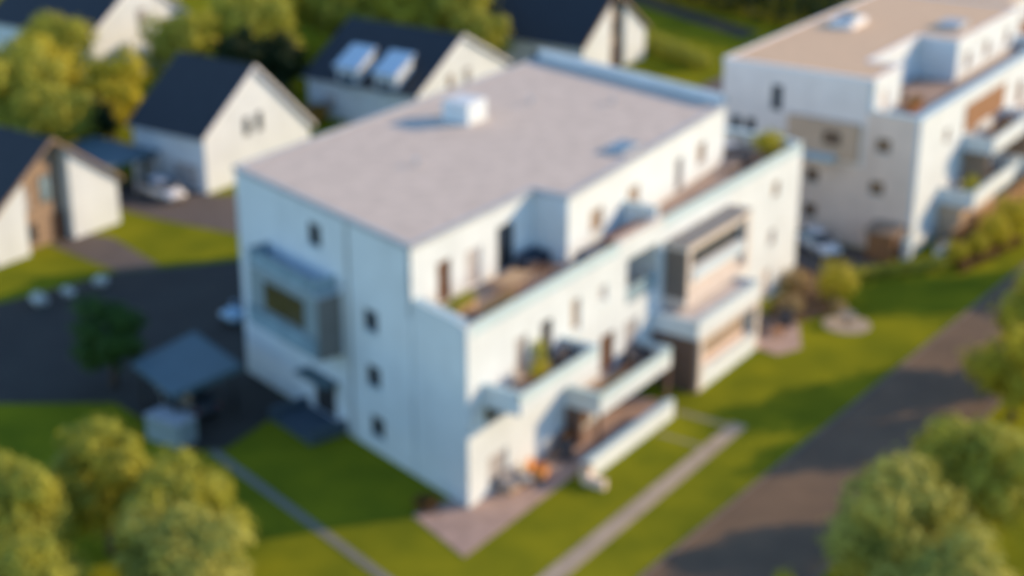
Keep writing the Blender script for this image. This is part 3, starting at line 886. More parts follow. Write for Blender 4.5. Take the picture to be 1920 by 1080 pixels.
# stepped terrace block joined to its far end
T2 = thing('terraced_block', 'stepped white terraces with brown timber screens at the right edge of the picture', 'apartment building', (88, 2, 0))
mb = MB(); mb.box(78.0, 104, -9.0, 9.0, 0, 3.0); mb.build('wall', 'white_render', T2)
mb = MB(); mb.box(78.0, 104, -6.2, 9.0, 3.002, 6.2); mb.build('wall', 'white_render', T2)
mb = MB(); mb.box(78.0, 104, -3.4, 9.0, 6.202, 9.3); mb.build('wall', 'white_render', T2)
mb = MB(); mb.box(80.0, 104, 0.0, 9.0, 9.302, 12.0); mb.build('wall', 'white_render', T2)
for yy, z0, zz in ((-9.0, 3.004, 4.0), (-6.2, 6.204, 7.2), (-3.4, 9.304, 10.2)):
    mb = MB(); mb.box(78.0, 104, yy, yy + 0.2, z0, zz); mb.box(78.0, 78.2, yy + 0.201, yy + 2.7, z0, zz); mb.build('parapet', 'white_render', T2)
    mb = MB(); mb.box(77.95, 104, yy - 0.05, yy + 0.45, zz + 0.002, zz + 0.08); mb.build('coping', 'pale_coping', T2)
    mb = MB(); mb.box(78.3, 103.8, yy + 2.0, yy + 2.35, z0, zz + 0.2); mb.build('timber_screen', 'rust_wood', T2)
    mb = MB(); mb.box(78.21, 103.9, yy + 0.21, yy + 1.99, z0, z0 + 0.03); mb.build('floor_tiles', 'terrace_tiles', T2)
mb = MB(); mb.box(79.9, 104.1, -0.1, 9.1, 12.002, 12.2); mb.build('roof', 'sand_roof', T2)
for k in range(5):
    w2 = Wall((80.0, 0.0), (104, 0.0), 9, 12)
    w2.window(T2, 1.5 + k * 4.5, 3.5 + k * 4.5, 9.5, 11.5, 'tan_glass', 'frame_brown', 1, False, cut=False, base=0.17)

# low structures in front of the second block
t = thing('garden_fence', 'long rust brown timber screen beside the front garden of the right hand block', 'garden fence', (60, -6.4, 0))
fu = Vector((34.0, -1.4)).normalized(); fn = Vector((fu.y, -fu.x)); fp = (50.4, -6.9)
mb = MB(); mb.obox(fp, fu, fn, 0, 33, -0.05, 0.05, 0.05, 1.45); mb.build('panel', 'rust_wood', t)
for k in range(17):
    mb = MB(); mb.obox(fp, fu, fn, k * 2.05, k * 2.05 + 0.1, 0.052, 0.14, 0, 1.55); mb.build('post', 'dark_wood', t)
mb = MB(); mb.obox(fp, fu, fn, 0, 33, -0.13, 0.13, 1.552, 1.63); mb.build('rail', 'light_wood', t)
t = thing('garden_shed', 'small brown timber shed at the corner of the right hand block', 'shed', (46.4, -3.4, 0))
mb = MB(); mb.box(45.5, 47.3, -4.4, -2.4, 0, 2.1); mb.build('wall', 'rust_wood', t)
mb = MB(); mb.hexa([(45.3, -4.6, 2.102), (47.4, -4.6, 2.102), (47.4, -2.2, 2.102), (45.3, -2.2, 2.102)], [(45.3, -4.6, 2.2), (47.4, -4.6, 2.4), (47.4, -2.2, 2.4), (45.3, -2.2, 2.2)]); mb.build('roof', 'stone_brown', t)
mb = MB(); mb.box(45.9, 46.7, -4.44, -4.402, 0.1, 1.9); dd_ = mb.build('door', 'dark_wood', t)
mb = MB(); mb.box(46.55, 46.62, -4.49, -4.442, 0.9, 1.1); mb.build('handle', 'light_metal', dd_)
t = thing('gate_post', 'white gate post standing in front of the brown shed', 'gate post', (46.7, -5.0, 0))
mb = MB(); mb.box(46.4, 47.0, -5.3, -4.7, 0, 1.5); mb.build('post', 'white_render', t)
mb = MB(); mb.box(46.33, 47.07, -5.37, -4.63, 1.502, 1.6); mb.build('cap', 'pale_coping', t)
t = thing('low_wall', 'low white garden wall between the white gate post and the timber screen', 'garden wall', (49.6, -6.3, 0))
mb = MB(); mb.box(48.2, 51.6, -6.75, -6.45, 0, 1.0); mb.build('wall', 'white_render', t)
mb = MB(); mb.box(48.15, 51.65, -6.8, -6.4, 1.002, 1.07); mb.build('coping', 'kerb_stone', t)

# ------------------------------------------------------------------ gabled houses
def gable_house(label, x0, x1, y0, y1, rx, rz, zl, zr, recess=None, depth=0.9, wins=(), side=()):
    """gable faces -y; zl/zr eave heights at x0/x1; ridge at rx, rz"""
    t = thing('gable_house', label, 'house', (rx, (y0 + y1) / 2, 0))
    def zat(x):
        return zl + (rz - zl) * (x - x0) / (rx - x0) if x <= rx else zr + (rz - zr) * (x1 - x) / (x1 - rx)
    mb = MB()
    yb = y0 + depth if recess else y0
    yprism(mb, [(x0, 0), (x1, 0), (x1, zr), (rx, rz), (x0, zl)], yb, y1)
    mb.build('wall', 'white_render', t)
    if recess:
        a, b = recess
        mb = MB()
        yprism(mb, [(x0, 0), (a, 0), (a, zat(a)), (x0, zl)], y0, yb - 0.002)
        mb.build('gable_wing', 'white_render', t); mb = MB()
        w = [(b, 0), (x1, 0), (x1, zr), (b, zat(b))]
        yprism(mb, w, y0, yb - 0.002)
        mb.build('gable_wing', 'white_render', t)
        mb = MB(); pts = [(a + 0.01, 0), (b - 0.01, 0), (b - 0.01, zat(b) - 0.05)]
        if a < rx < b: pts.append((rx, rz - 0.05))
        pts.append((a + 0.01, zat(a) - 0.05))
        yprism(mb, pts, yb - 0.06, yb - 0.003); mb.build('recess_cladding', 'stone_brown', t)
    # roof slabs
    th = 0.2; ov = 0.3
    for s in (0, 1):
        xe, ze = (x0, zl) if s == 0 else (x1, zr)
        dx = rx - xe; dz = rz - ze
        L = math.hypot(dx, dz); ux, uz = dx / L, dz / L
        nx, nz = (-uz, ux) if s == 0 else (uz, -ux)
        nx, nz = (nx, nz) if nz > 0 else (-nx, -nz)
        e = (xe - ux * 0.4, ze - uz * 0.4)
        g = 0.004
        pts = [(e[0] + nx * g, e[1] + nz * g), (rx, rz + g / max(0.2, nz)), (rx, rz + th / nz), (e[0] + nx * th, e[1] + nz * th)]
        mb = MB(); yprism(mb, pts, y0 - ov, y1 + ov); r = mb.build('roof', 'dark_tiles', t)
        mb = MB(); yprism(mb, [(p[0], p[1]) for p in ((e[0] - ux * 0.01, e[1] - uz * 0.01), (rx, rz - 0.02), (rx, rz + th / nz + 0.02), (e[0] + nx * (th + 0.02), e[1] + nz * (th + 0.02)))], y0 - ov - 0.06, y0 - ov - 0.002)
        mb.build('verge_board', 'stone_brown' if recess else 'white_paint', r)
        mb = MB(); mb.tube([(e[0] - ux * 0.06, y0 - ov, e[1] + 0.02), (e[0] - ux * 0.06, y1 + ov, e[1] + 0.02)], 0.07, 8); mb.build('gutter', 'lead_trim', r)
    W = Wall((x0, y0), (x1, y0), 0, rz)
    for (xc, z0, w, h, gl, rec) in wins:
        ww = Wall((x0, yb - 0.06 if rec else y0), (x1, yb - 0.06 if rec else y0), 0, rz)
        ww.window(t, xc - w / 2 - x0, xc + w / 2 - x0, z0, z0 + h, gl, 'frame_dark', 0 if w < 1 else 1, False, cut=False, base=0.17)
    S = Wall((x0, y1), (x0, y0), 0, zl)
    for (a0, a1, z0, z1, gl) in side:
        S.window(t, a0, a1, z0, z1, gl, 'frame_white', 1, True, cut=False, base=0.17)
    return t, zat

h1, _ = gable_house('white gabled house at the left edge with brown stone recess in its gable', 9.3, 21.1, 47.7, 60.0, 15.2, 7.9, 3.5, 3.6, (12.4, 16.6), 0.9,
    ((13.0, 2.9, 0.9, 1.7, 'curtain_glass', 1), (15.0, 3.2, 1.0, 2.0, 'sky_glass', 1), (13.3, 0.5, 1.0, 1.4, 'dark_glass', 1)))
wq = Wall((9.3, 48.54), (21.1, 48.54), 0, 8)
wq.door(h1, 6.1, 7.25, 0.03, 2.15, 'dark_wood', 'frame_dark', cut=False)
for o in list(h1.children):
    if o.name.startswith('door'):
        for v in o.data.vertices: v.co.y -= 0.2
        for c in o.children:
            for v in c.data.vertices: v.co.y -= 0.2
h2, _ = gable_house('white gabled house with steep dark roof and twin gable windows beyond the main block', 29.8, 42.4, 47.0, 55.0, 35.8, 9.1, 4.7, 2.9, None, 0.9,
    ((34.75, 3.7, 0.62, 1.5, 'dark_glass', 0), (36.2, 3.75, 0.62, 1.6, 'dark_glass', 0)), ((1.0, 2.4, 1.6, 2.8, 'dark_glass'), (4.5, 7.2, 0.2, 2.3, 'curtain_glass')))
h3, _ = gable_house('white gabled house with two flat wall dormers cut into its dark roof', 52.6, 66.5, 43.2, 56.0, 59.4, 7.7, 3.7, 3.9, None, 0.9,
    ((57.6, 3.3, 0.75, 1.2, 'tan_glass', 0), (60.2, 3.3, 0.75, 1.3, 'curtain_glass', 0)), ((2.0, 3.4, 0.8, 2.3, 'curtain_glass'),))
for yc in (46.6, 51.0):
    mb = MB(); xprism_pts = [(52.45, 2.6), (52.45, 5.2), (54.8, 6.36), (54.8, 4.3)]
    yprism(mb, xprism_pts, yc - 1.25, yc + 1.25); d_ = mb.build('dormer', 'white_render', h3)
    mb = MB(); yprism(mb, [(52.1, 5.06), (55.1, 6.54), (55.1, 6.69), (52.1, 5.21)], yc - 1.4, yc + 1.4); mb.build('dormer_roof', 'zinc_sheet', d_)
    wd = Wall((52.45, yc + 1.35), (52.45, yc - 1.35), 0, 8)
    wd.window(h3, 0.5, 2.2, 3.2, 4.6, 'blue_glass', 'frame_white', 1, True, cut=False, base=0.17)
h4, _ = gable_house('white gabled house at the top with a slim brown strip down its gable', 76.9, 89.4, 41.0, 55.0, 83.0, 8.0, 3.6, 3.4, (82.3, 85.2), 0.7,
    ((83.6, 3.4, 1.1, 1.6, 'bronze_glass', 1),), ((3.0, 4.6, 1.2, 2.4, 'dark_glass'), (8, 9.6, 1.2, 2.4, 'dark_glass')))
wq = Wall((76.9, 41.64), (89.4, 41.64), 0, 8)
dq = wq.door(h4, 6.5, 7.9, 0.03, 2.3, 'dark_wood', 'frame_dark', cut=False)
for o in [dq] + list(dq.children):
    for v in o.data.vertices: v.co.y -= 0.2
h5, _ = gable_house('white gabled house with dark blue roof in the top left corner', 48.0, 61.5, 80.0, 95.0, 54.8, 9.6, 5.0, 5.0, None, 0.9,
    ((55.0, 5.2, 0.9, 1.4, 'curtain_glass', 0),), ((3.0, 4.6, 1.2, 2.6, 'dark_glass'),))
h6, _ = gable_house('small distant white gabled house between the tree tops at the top edge', 82.0, 93.0, 66.0, 80.0, 87.5, 8.5, 4.6, 4.6, None, 0.9,
    ((86.0, 2.5, 1.0, 1.4, 'dark_glass', 0), (89.0, 2.5, 1.0, 1.4, 'dark_glass', 0)))

# flat roofed garage beside house two
t = thing('garage', 'flat roofed open garage with bluish roof between the two left gabled houses', 'garage', (27, 55, 0))
mb = MB(); mb.box(23.2, 29.3, 51.6, 59.2, 2.7, 2.95); mb.build('roof', 'blue_membrane', t)
mb = MB(); mb.box(23.4, 23.65, 52.0, 59.0, 0, 2.69); mb.box(23.66, 29.2, 58.7, 59.0, 0, 2.69); mb.build('wall', 'white_render', t)
for x in (26.9, 29.1):
    mb = MB(); mb.box(x - 0.09, x + 0.09, 51.8, 52.0, 0, 2.69); mb.build('post', 'white_paint', t)

# carport on the shaded court
t = thing('carport', 'flat roofed blue grey carport in the shade beside the main block', 'carport', (0.3, 20.5, 0))
mb = MB(); mb.prism([(-2.9, 17.9), (2.2, 17.5), (4.3, 23.3), (-1.1, 22.9)], 2.55, 2.75); mb.build('roof', 'blue_membrane', t)
mb = MB(); mb.prism([(-2.95, 17.85), (2.23, 17.45), (2.2, 17.5), (-2.9, 17.9)], 2.45, 2.80); mb.prism([(2.23, 17.45), (4.36, 23.35), (4.3, 23.3), (2.2, 17.5)], 2.45, 2.8); mb.build('fascia', 'blue_membrane', t)
for p in ((-2.4, 18.2), (1.9, 17.9), (3.8, 22.9), (-0.8, 22.5)):
    mb = MB(); mb.box(p[0] - 0.08, p[0] + 0.08, p[1] - 0.08, p[1] + 0.08, 0, 2.549); mb.build('post', 'dark_metal', t)
t = thing('bin_store', 'pale bin enclosure standing at the near corner of the carport', 'bin enclosure', (-2.7, 18.9, 0))
mb = MB(); mb.box(-3.6, -3.45, 16.9, 19.4, 0, 1.4); mb.box(-3.449, -2.2, 19.25, 19.4, 0, 1.4); mb.box(-3.449, -2.2, 16.9, 17.05, 0, 1.4); mb.build('wall', 'bay_front_sheet', t)
mb = MB(); mb.box(-3.65, -2.15, 16.85, 19.45, 1.402, 1.48); mb.build('lid', 'lead_trim', t)

# ------------------------------------------------------------------ cars
def make_car(label, loc, rz, paint):
    t = thing('parked_car', label, 'car', loc, rz, 'parked cars')
    # body: cross-sections along x (length 4.4), half width w, belt height
    secs = [(-2.2, .70, .38, .74), (-2.05, .80, .28, .84), (-1.5, .87, .24, .92), (-.6, .89, .24, .94), (.5, .89, .24, .94), (1.1, .88, .24, .90), (1.8, .83, .26, .78), (2.1, .74, .30, .68), (2.2, .62, .38, .58)]
    mb = MB(); rings = []
    for x, w, a, b in secs:
        pr = [(-w * .9, a), (-w, a + .12), (-w * .99, b - .16), (-w * .9, b - .03), (-w * .5, b + .02), (w * .5, b + .02), (w * .9, b - .03), (w * .99, b - .16), (w, a + .12), (w * .9, a)]
        rings.append([mb.bm.verts.new((x, y, z)) for y, z in pr])
    for i in range(len(rings) - 1):
        n = len(rings[0])
        for k in range(n):
            j = (k + 1) % n
            mb.bm.faces.new((rings[i][k], rings[i][j], rings[i + 1][j], rings[i + 1][k]))
    mb.bm.faces.new(rings[0]); mb.bm.faces.new(rings[-1][::-1])
    mb.build('body', paint, t, local=True, smooth=True)
    mb = MB(); rr = []
    for x, w, z in ((-1.95, .78, .90), (-1.35, .60, 1.40), (-.2, .62, 1.45), (.35, .60, 1.40), (1.15, .76, .90)):
        pass
    bq = [(-1.95, .80, .91), (1.2, .80, .91)]; tq = [(-1.30, .60, 1.42), (.30, .58, 1.42)]
    mb.hexa([(-1.95, -.8, .9), (1.2, -.8, .9), (1.2, .8, .9), (-1.95, .8, .9)], [(-1.30, -.6, 1.40), (.30, -.58, 1.40), (.30, .58, 1.40), (-1.30, .6, 1.40)])
    mb.build('window', 'dark_glass', t, bevel=0.04, local=True)
    mb = MB(); mb.hexa([(-1.38, -.61, 1.385), (.36, -.60, 1.385), (.36, .60, 1.385), (-1.38, .61, 1.385)], [(-1.2, -.5, 1.455), (.15, -.5, 1.455), (.15, .5, 1.455), (-1.2, .5, 1.455)])
    mb.build('roof', paint, t, bevel=0.02, local=True)
    for sx_ in (-1.35, 1.35):
        for sy in (-1, 1):
            mb = MB(); mb.tube([(sx_, sy * .70, .32), (sx_, sy * .885, .32)], .32, 20); w = mb.build('wheel', 'black_rubber', t, local=True)
            mb = MB(); mb.tube([(sx_, sy * .86, .32), (sx_, sy * .905, .32)], .2, 14); mb.build('rim', 'light_metal', w, local=True)
    for sy in (-1, 1):
        mb = MB(); mb.box(1.98, 2.16, sy * .62 - .14, sy * .62 + .14, .56, .68); mb.build('headlight', 'lamp_glass', t, bevel=.02, local=True)
        mb = MB(); mb.box(-2.19, -2.02, sy * .62 - .14, sy * .62 + .14, .62, .76); mb.build('tail_light', 'tail_glass', t, bevel=.02, local=True)
        mb = MB(); mb.box(.75, .95, sy * .97 - .1, sy * .97 + .1, .9, 1.02); mb.build('wing_mirror', paint, t, bevel=.02, local=True)
    mb = MB(); mb.box(2.14, 2.215, -.32, .32, .42, .54); mb.build('grille', 'black_rubber', t, local=True)
    return t
make_car('white parked car nosing out from the flat roofed garage onto the drive', (27.2, 49.4, 0.017), rad(-98), 'car_white')
make_car('pale blue parked car half hidden behind the rear corner of the main block', (12.9, 26.6, 0.012), rad(170), 'car_blue')
make_car('white parked car in the lane between the two apartment blocks', (45.2, 1.2, 0.018), rad(-125), 'car_white')
make_car('dark parked car standing under the blue grey carport', (0.6, 20.3, 0.012), rad(75), 'car_dark')

# ------------------------------------------------------------------ outdoor furniture
def sofa(label, loc, rz, w, fabric, base='light_wood', cat='sofa', name='outdoor_sofa', cushions=2):
    t = thing(name, label, cat, loc, rz)
    mb = MB(); mb.box(-w / 2, w / 2, -.42, .42, .08, .26)
    for sx_ in (-1, 1):
        for sy in (-1, 1):
            mb.box(sx_ * (w / 2 - .06) - .03, sx_ * (w / 2 - .06) + .03, sy * .36 - .03, sy * .36 + .03, 0, .0795)
    mb.build('frame', base, t, local=True)
    cw = (w - .36) / cushions
    for k in range(cushions):
        mb = MB(); x = -w / 2 + .18 + cw * k; mb.box(x + .01, x + cw - .01, -.42, .24, .262, .44); mb.build('seat_cushion', fabric, t, bevel=.03, local=True)
        mb = MB(); mb.hexa([(x + .01, .2, .442), (x + cw - .01, .2, .442), (x + cw - .01, .4, .442), (x + .01, .4, .442)], [(x + .01, .3, .84), (x + cw - .01, .3, .84), (x + cw - .01, .46, .84), (x + .01, .46, .84)]); mb.build('backrest', fabric, t, bevel=.03, local=True)
    for s in (-1, 1):
        mb = MB(); a, b = sorted((s * (w / 2 - .17), s * w / 2)); mb.box(a, b, -.42, .42, .262, .62); mb.build('armrest', fabric, t, bevel=.03, local=True)
    return t

def table(label, loc, rz, w, d, h, top='light_wood', legs='dark_metal', name='terrace_table'):
    t = thing(name, label, 'table', loc, rz)
    mb = MB(); mb.box(-w / 2, w / 2, -d / 2, d / 2, h - .05, h); mb.build('tabletop', top, t, bevel=.01, local=True)
    for sx_ in (-1, 1):
        for sy in (-1, 1):
            mb = MB(); mb.box(sx_ * (w / 2 - .08) - .03, sx_ * (w / 2 - .08) + .03, sy * (d / 2 - .08) - .03, sy * (d / 2 - .08) + .03, 0, h - .051); mb.build('leg', legs, t, local=True)
    return t

def round_table(label, loc, r, h, top='white_paint'):
    t = thing('round_table', label, 'table', loc)
    mb = MB(); mb.lathe([(r * .97, h - .04), (r, h - .02), (r * .97, h)], (0, 0), 28); mb.build('tabletop', top, t, local=True)
    mb = MB(); mb.lathe([(.05, .04), (.04, h - .041)], (0, 0), 12); mb.build('stem', 'dark_metal', t, local=True)
    mb = MB(); mb.lathe([(r * .5, 0), (r * .48, .035)], (0, 0), 24); mb.build('base', 'dark_metal', t, local=True)
    return t

def chair(label, loc, rz, seat='grey_fabric', frame='dark_metal', group=None):
    t = thing('garden_chair', label, 'chair', loc, rz, group)
    mb = MB(); mb.box(-.24, .24, -.24, .24, .40, .46); mb.build('seat', seat, t, bevel=.015, local=True)
    mb = MB(); mb.hexa([(-.24, .2, .5), (.24, .2, .5), (.24, .25, .5), (-.24, .25, .5)], [(-.23, .29, .9), (.23, .29, .9), (.23, .33, .9), (-.23, .33, .9)]); mb.build('backrest', seat, t, bevel=.015, local=True)
    for sx_ in (-1, 1):
        for sy in (-1, 1):
            mb = MB(); mb.tube([(sx_ * .25, sy * .26, 0), (sx_ * .21, sy * .21, .399)], .018, 6); mb.build('leg', frame, t, local=True)
    return t

def armchair(label, loc, rz, fabric):
    t = thing('armchair', label, 'armchair', loc, rz)
    mb = MB(); mb.box(-.5, .5, -.46, .5, .1, .42); mb.build('seat', fabric, t, bevel=.05, local=True)
    mb = MB(); mb.hexa([(-.5, .26, .422), (.5, .26, .422), (.5, .5, .422), (-.5, .5, .422)], [(-.46, .4, .92), (.46, .4, .92), (.46, .58, .92), (-.46, .58, .92)]); mb.build('backrest', fabric, t, bevel=.05, local=True)
    for s in (-1, 1):
        a, b = sorted((s * .5, s * .34))
        mb = MB(); mb.box(a, b, -.44, .25, .422, .64); mb.build('armrest', fabric, t, bevel=.04, local=True)
        for sy in (-.38, .42):
            mb = MB(); mb.tube([(s * .42, sy, 0), (s * .42, sy, .1)], .03, 8); mb.build('leg', 'dark_wood', t, local=True)
    return t

def planter(label, loc, w, d, h, box, leaf, seed, ph, rz=0, n=500):
    t = thing('planter', label, 'planter', loc, rz)
    mb = MB()
    mb.hexa([(-w / 2 * .92, -d / 2 * .92, 0), (w / 2 * .92, -d / 2 * .92, 0), (w / 2 * .92, d / 2 * .92, 0), (-w / 2 * .92, d / 2 * .92, 0)], [(-w / 2, -d / 2, h), (w / 2, -d / 2, h), (w / 2, d / 2, h), (-w / 2, d / 2, h)])
    mb.build('box', box, t, local=True, bevel=.015)
    k = max(1, int(w / d * 1.4 + .5)); lobes = []
    r = random.Random(seed)
    for i in range(k):
        x = -w / 2 + w * (i + .5) / k
        lobes.append((x, 0, h + ph * r.uniform(.4, .5), w / k * .78, d * .62, ph * r.uniform(.5, .6)))
    mb = MB(); leaf_cloud(mb, lobes, n, .08, seed); mb.build('plant', leaf, t, local=True)
    return t

# ground patio
armchair('orange armchair on the sunny corner patio of the main block', (4.75, -1.1, .045), rad(20), 'orange_fabric')
round_table('low round grey table beside the orange armchair on the patio', (3.6, -1.05, .045), .42, .5, 'lead_trim')
sofa('grey outdoor sofa against the glazed door of the corner patio', (3.0, -.62, .045), 0, 1.5, 'grey_fabric')
armchair('brown armchair by the support wall under the lower balcony', (7.4, -1.1, .045), rad(-60), 'stone_brown' if False else 'charcoal_fabric')
planter('terracotta trough of dry plants beside the brown armchair', (8.4, -.5, .045), .9, .4, .5, 'terracotta', 'leaf_rust', 3, .5)
# balcony at second floor
planter('planter of bright yellow green plants at the near end of the upper balcony', (4.7, -1.2, 5.58), 1.3, .6, .5, 'rust_wood', 'leaf_yellow', 5, .7)
planter('narrow planter of tall green shrubs between the two upper balcony doors', (6.0, -.35, 5.58), .5, .5, .45, 'terracotta', 'leaf_olive', 6, 1.3)
sofa('charcoal outdoor sofa on the upper balcony beside the tall planter', (7.5, -1.15, 5.58), rad(0), 1.5, 'charcoal_fabric', 'dark_wood')
# balcony at first floor
sofa('charcoal outdoor sofa on the lower balcony by the curtained window', (15.7, -.8, 2.53), 0, 1.9, 'charcoal_fabric', 'dark_wood')
table('low wooden table in front of the charcoal sofa on the lower balcony', (14.0, -1.1, 2.53), 0, .9, .6, .42, 'dark_wood', 'dark_wood')
planter('brown trough of dry grasses along the lower balcony parapet', (11.2, -1.75, 2.53), 2.6, .5, .45, 'terracotta', 'leaf_dry', 8, .4, 0, 1800)
# roof terrace
table('large pale wooden table on the left roof terrace', (7.9, 2.6, 9.0), rad(8), 2.2, 1.3, .62, 'light_wood', 'light_wood')
sofa('navy outdoor sofa in the shaded corner of the left roof terrace', (11.2, 3.55, 9.0), 0, 2.3, 'navy_fabric', 'dark_wood', cushions=3)
table('low dark table before the navy sofa in the roof terrace corner', (10.6, 2.3, 9.0), 0, 1.0, .6, .38, 'dark_wood', 'dark_metal')
chair('lone dark chair beside the return wall on the left roof terrace', (12.4, 1.2, 9.0), rad(-80), 'charcoal_fabric')
planter('pale wooden trough of green plants in the near corner of the left roof terrace', (3.2, 2.7, 9.0), 2.2, .7, .5, 'light_wood', 'leaf_olive', 11, .6, rad(5), 800)
planter('tan trough of dry grasses against the parapet of the left roof terrace', (4.2, 1.0, 9.0), 2.6, .6, .5, 'light_wood', 'leaf_dry', 12, .5, 0, 800)
mbn = thing('terrace_bench', 'long brown timber bench behind the parapet on the middle roof terrace', 'bench', (17.0, .95, 9.0))
mb = MB(); mb.box(-2.2, 2.2, -.25, .25, .84, .92); mb.build('seat', 'rust_wood', mbn, local=True, bevel=.01)
for x in (-2.0, 0, 2.0):
    mb = MB(); mb.box(x - .05, x + .05, -.22, .22, 0, .839); mb.build('leg', 'dark_wood', mbn, local=True)
round_table('round grey table amid chairs on the right roof terrace', (36.2, 4.4, 9.0), .7, .74, 'lead_trim')
for k, (dx, dy, rz, lab) in enumerate(((-1.0, .1, 80, 'grey chair on the wall side of the round roof terrace table'), (1.0, .0, -95, 'grey chair on the outer side of the round roof terrace table'), (.1, -1.0, 185, 'grey chair on the near side of the round roof terrace table'), (0, 1.0, 5, 'grey chair on the far side of the round roof terrace table'))):
    chair(lab, (36.2 + dx, 4.4 + dy, 9.0), rad(rz), 'grey_fabric', 'dark_metal', 'chairs round the roof terrace table')
sofa('pale grey outdoor sofa beyond the round table on the right roof terrace', (36.6, 7.0, 9.0), rad(0), 1.9, 'white_fabric', 'grey_cladding')
table('low dark side table between the parapet and the wall on the right roof terrace', (33.0, 2.2, 9.0), 0, 1.2, .7, .45, 'stone_brown', 'dark_metal')
sofa('charcoal lounge bench by the parapet of the right roof terrace', (34.9, 2.0, 9.0), rad(180), 1.8, 'charcoal_fabric', 'dark_wood')
# second block terrace
sofa('dark outdoor sofa in the terrace recess of the right hand block', (54.4, -.2, 9.2), 0, 2.4, 'charcoal_fabric', 'dark_wood')
planter('rust coloured trough of plants on the terrace of the right hand block', (53.0, -2.2, 9.2), 2.4, .6, .5, 'terracotta', 'leaf_orange', 15, .5)
planter('white trough of olive shrubs on the balcony of the right hand block', (54.4, -6.6, 3.03), 1.5, .8, .5, 'white_paint', 'leaf_olive', 16, 1.1, 0, 1500)
planter('terracotta trough of amber plants on the upper balcony of the right hand block', (62.0, -6.2, 6.03), 3.0, .6, .5, 'terracotta', 'leaf_orange', 17, .5, 0, 1300)
# seating by the far corner
sofa('charcoal outdoor sofa on the small terrace by the right corner of the main block', (29.6, -1.9, .05), rad(12), 2.0, 'charcoal_fabric', 'dark_wood')
table('low brown table in front of the sofa at the right corner terrace', (29.3, -3.3, .05), rad(12), 1.0, .7, .4, 'rust_wood', 'dark_wood')
armchair('charcoal armchair on the outer edge of the right corner terrace', (31.0, -3.0, .05), rad(-70), 'charcoal_fabric')
round_table('pale round table on the round terrace in the lawn', (33.4, -6.2, .07), .55, .74, 'grey_slab')

# ------------------------------------------------------------------ shrubs and hedges
sh = make_shrub('shrub', 'rounded yellow shrub by the right corner of the main block', 'shrub', 3, 1.45, 3.0, 'leaf_yellow', None, 1500, .13)
sh.location = (36.6, -4.0, 0)
def put(src, label, loc, s=1.0, rz=0.0):
    return dup(src, loc, rz, label, s)
sh2 = make_shrub('shrub', 'dry tan shrub between the sofa terrace and the yellow shrub', 'shrub', 4, 1.1, 1.6, 'leaf_dry', None, 900, .11)
sh2.location = (32.6, -2.4, 0)
put(sh2, 'dry tan shrub at the foot of the right end wall of the main block', (36.8, -.9, 0), 1.1, 1.3)
put(sh2, 'small dry tan shrub on the lawn side of the round terrace', (34.9, -5.0, 0), .6, 2.0)
sh3 = make_shrub('shrub', 'olive shrub standing in the bed behind the charcoal sofa', 'shrub', 6, .9, 1.5, 'leaf_olive', None, 800, .11)
sh3.location = (31.4, -.9, 0)
put(sh, 'yellow shrub in front of the low white garden wall', (48.2, -8.1, 0), .6, 1.0)
put(sh, 'small yellow shrub between the garden wall and the tall yellow shrub', (50.4, -8.9, 0), .62, 2.0)
put(sh, 'tall yellow shrub in front of the timber screen near the kerb', (52.6, -9.2, 0), .95, 3.0)
put(sh, 'yellow shrub at the right edge in front of the timber screen', (56.2, -9.4, 0), 1.05, 4.0)
hedge('hedge', 'low olive hedge at the edge of the lawn before the shed', (41.5, -3.6), (46.5, -7.4), 1.3, .9, 'leaf_olive', 21, 2000)
hedge('hedge', 'low brown hedge between the yellow shrubs and the kerb', (47.0, -8.9), (54.5, -10.3), 1.0, .6, 'leaf_rust', 22, 1500)
sr = make_shrub('shrub', 'rust coloured shrub at the outer corner of the patio', 'shrub', 7, .75, .8, 'leaf_rust', None, 600, .09)
sr.location = (-1.3, 1.7, 0)
fl = make_shrub('flower_bush', 'white flowering bush on the verge, nearest the road end', 'flower bush', 8, .62, .9, 'flower_white', 'white bushes on the verge', 700, .09)
fl.location = (6.3, 39.7, 0)
put(fl, 'white flowering bush in the middle of the verge row', (8.4, 39.2, 0), .85, 1)
put(fl, 'white flowering bush of the verge row closest to the driveway', (11.0, 38.9, 0), .9, 2)
# roof terrace shrub
ry = make_shrub('shrub', 'yellow green shrub at the far end of the right roof terrace', 'shrub', 9, 1.15, 1.5, 'leaf_yellow', None, 1100, .11)
ry.location = (37.35, 1.9, 9.0); ry.scale = (1, 1, 1.15)
# hedges behind
hedge('hedge', 'olive clipped hedge behind the far lawn near the second block', (88.5, 34.0), (95.5, 47.0), 2.4, 1.9, 'leaf_olive', 23, 3000, .2)
hedge('hedge', 'dark green hedge in the gap between the middle houses', (46.0, 57.5), (51.0, 58.5), 3.0, 3.6, 'leaf_dark', 24, 1800, .22)
hedge('hedge', 'tall dark hedge along the back road at the top edge', (125, 74), (110.8, 28), 6.0, 6.0, 'leaf_dark', 26, 7000, .36)
so = put(sr, 'orange shrub beside the dormer house wall', (50.6, 53.5, 0), 2.2, 1)
for c in so.children:
    if c.name.startswith('foliage'):
        c.data = c.data.copy(); c.data.materials[0] = M['leaf_orange']

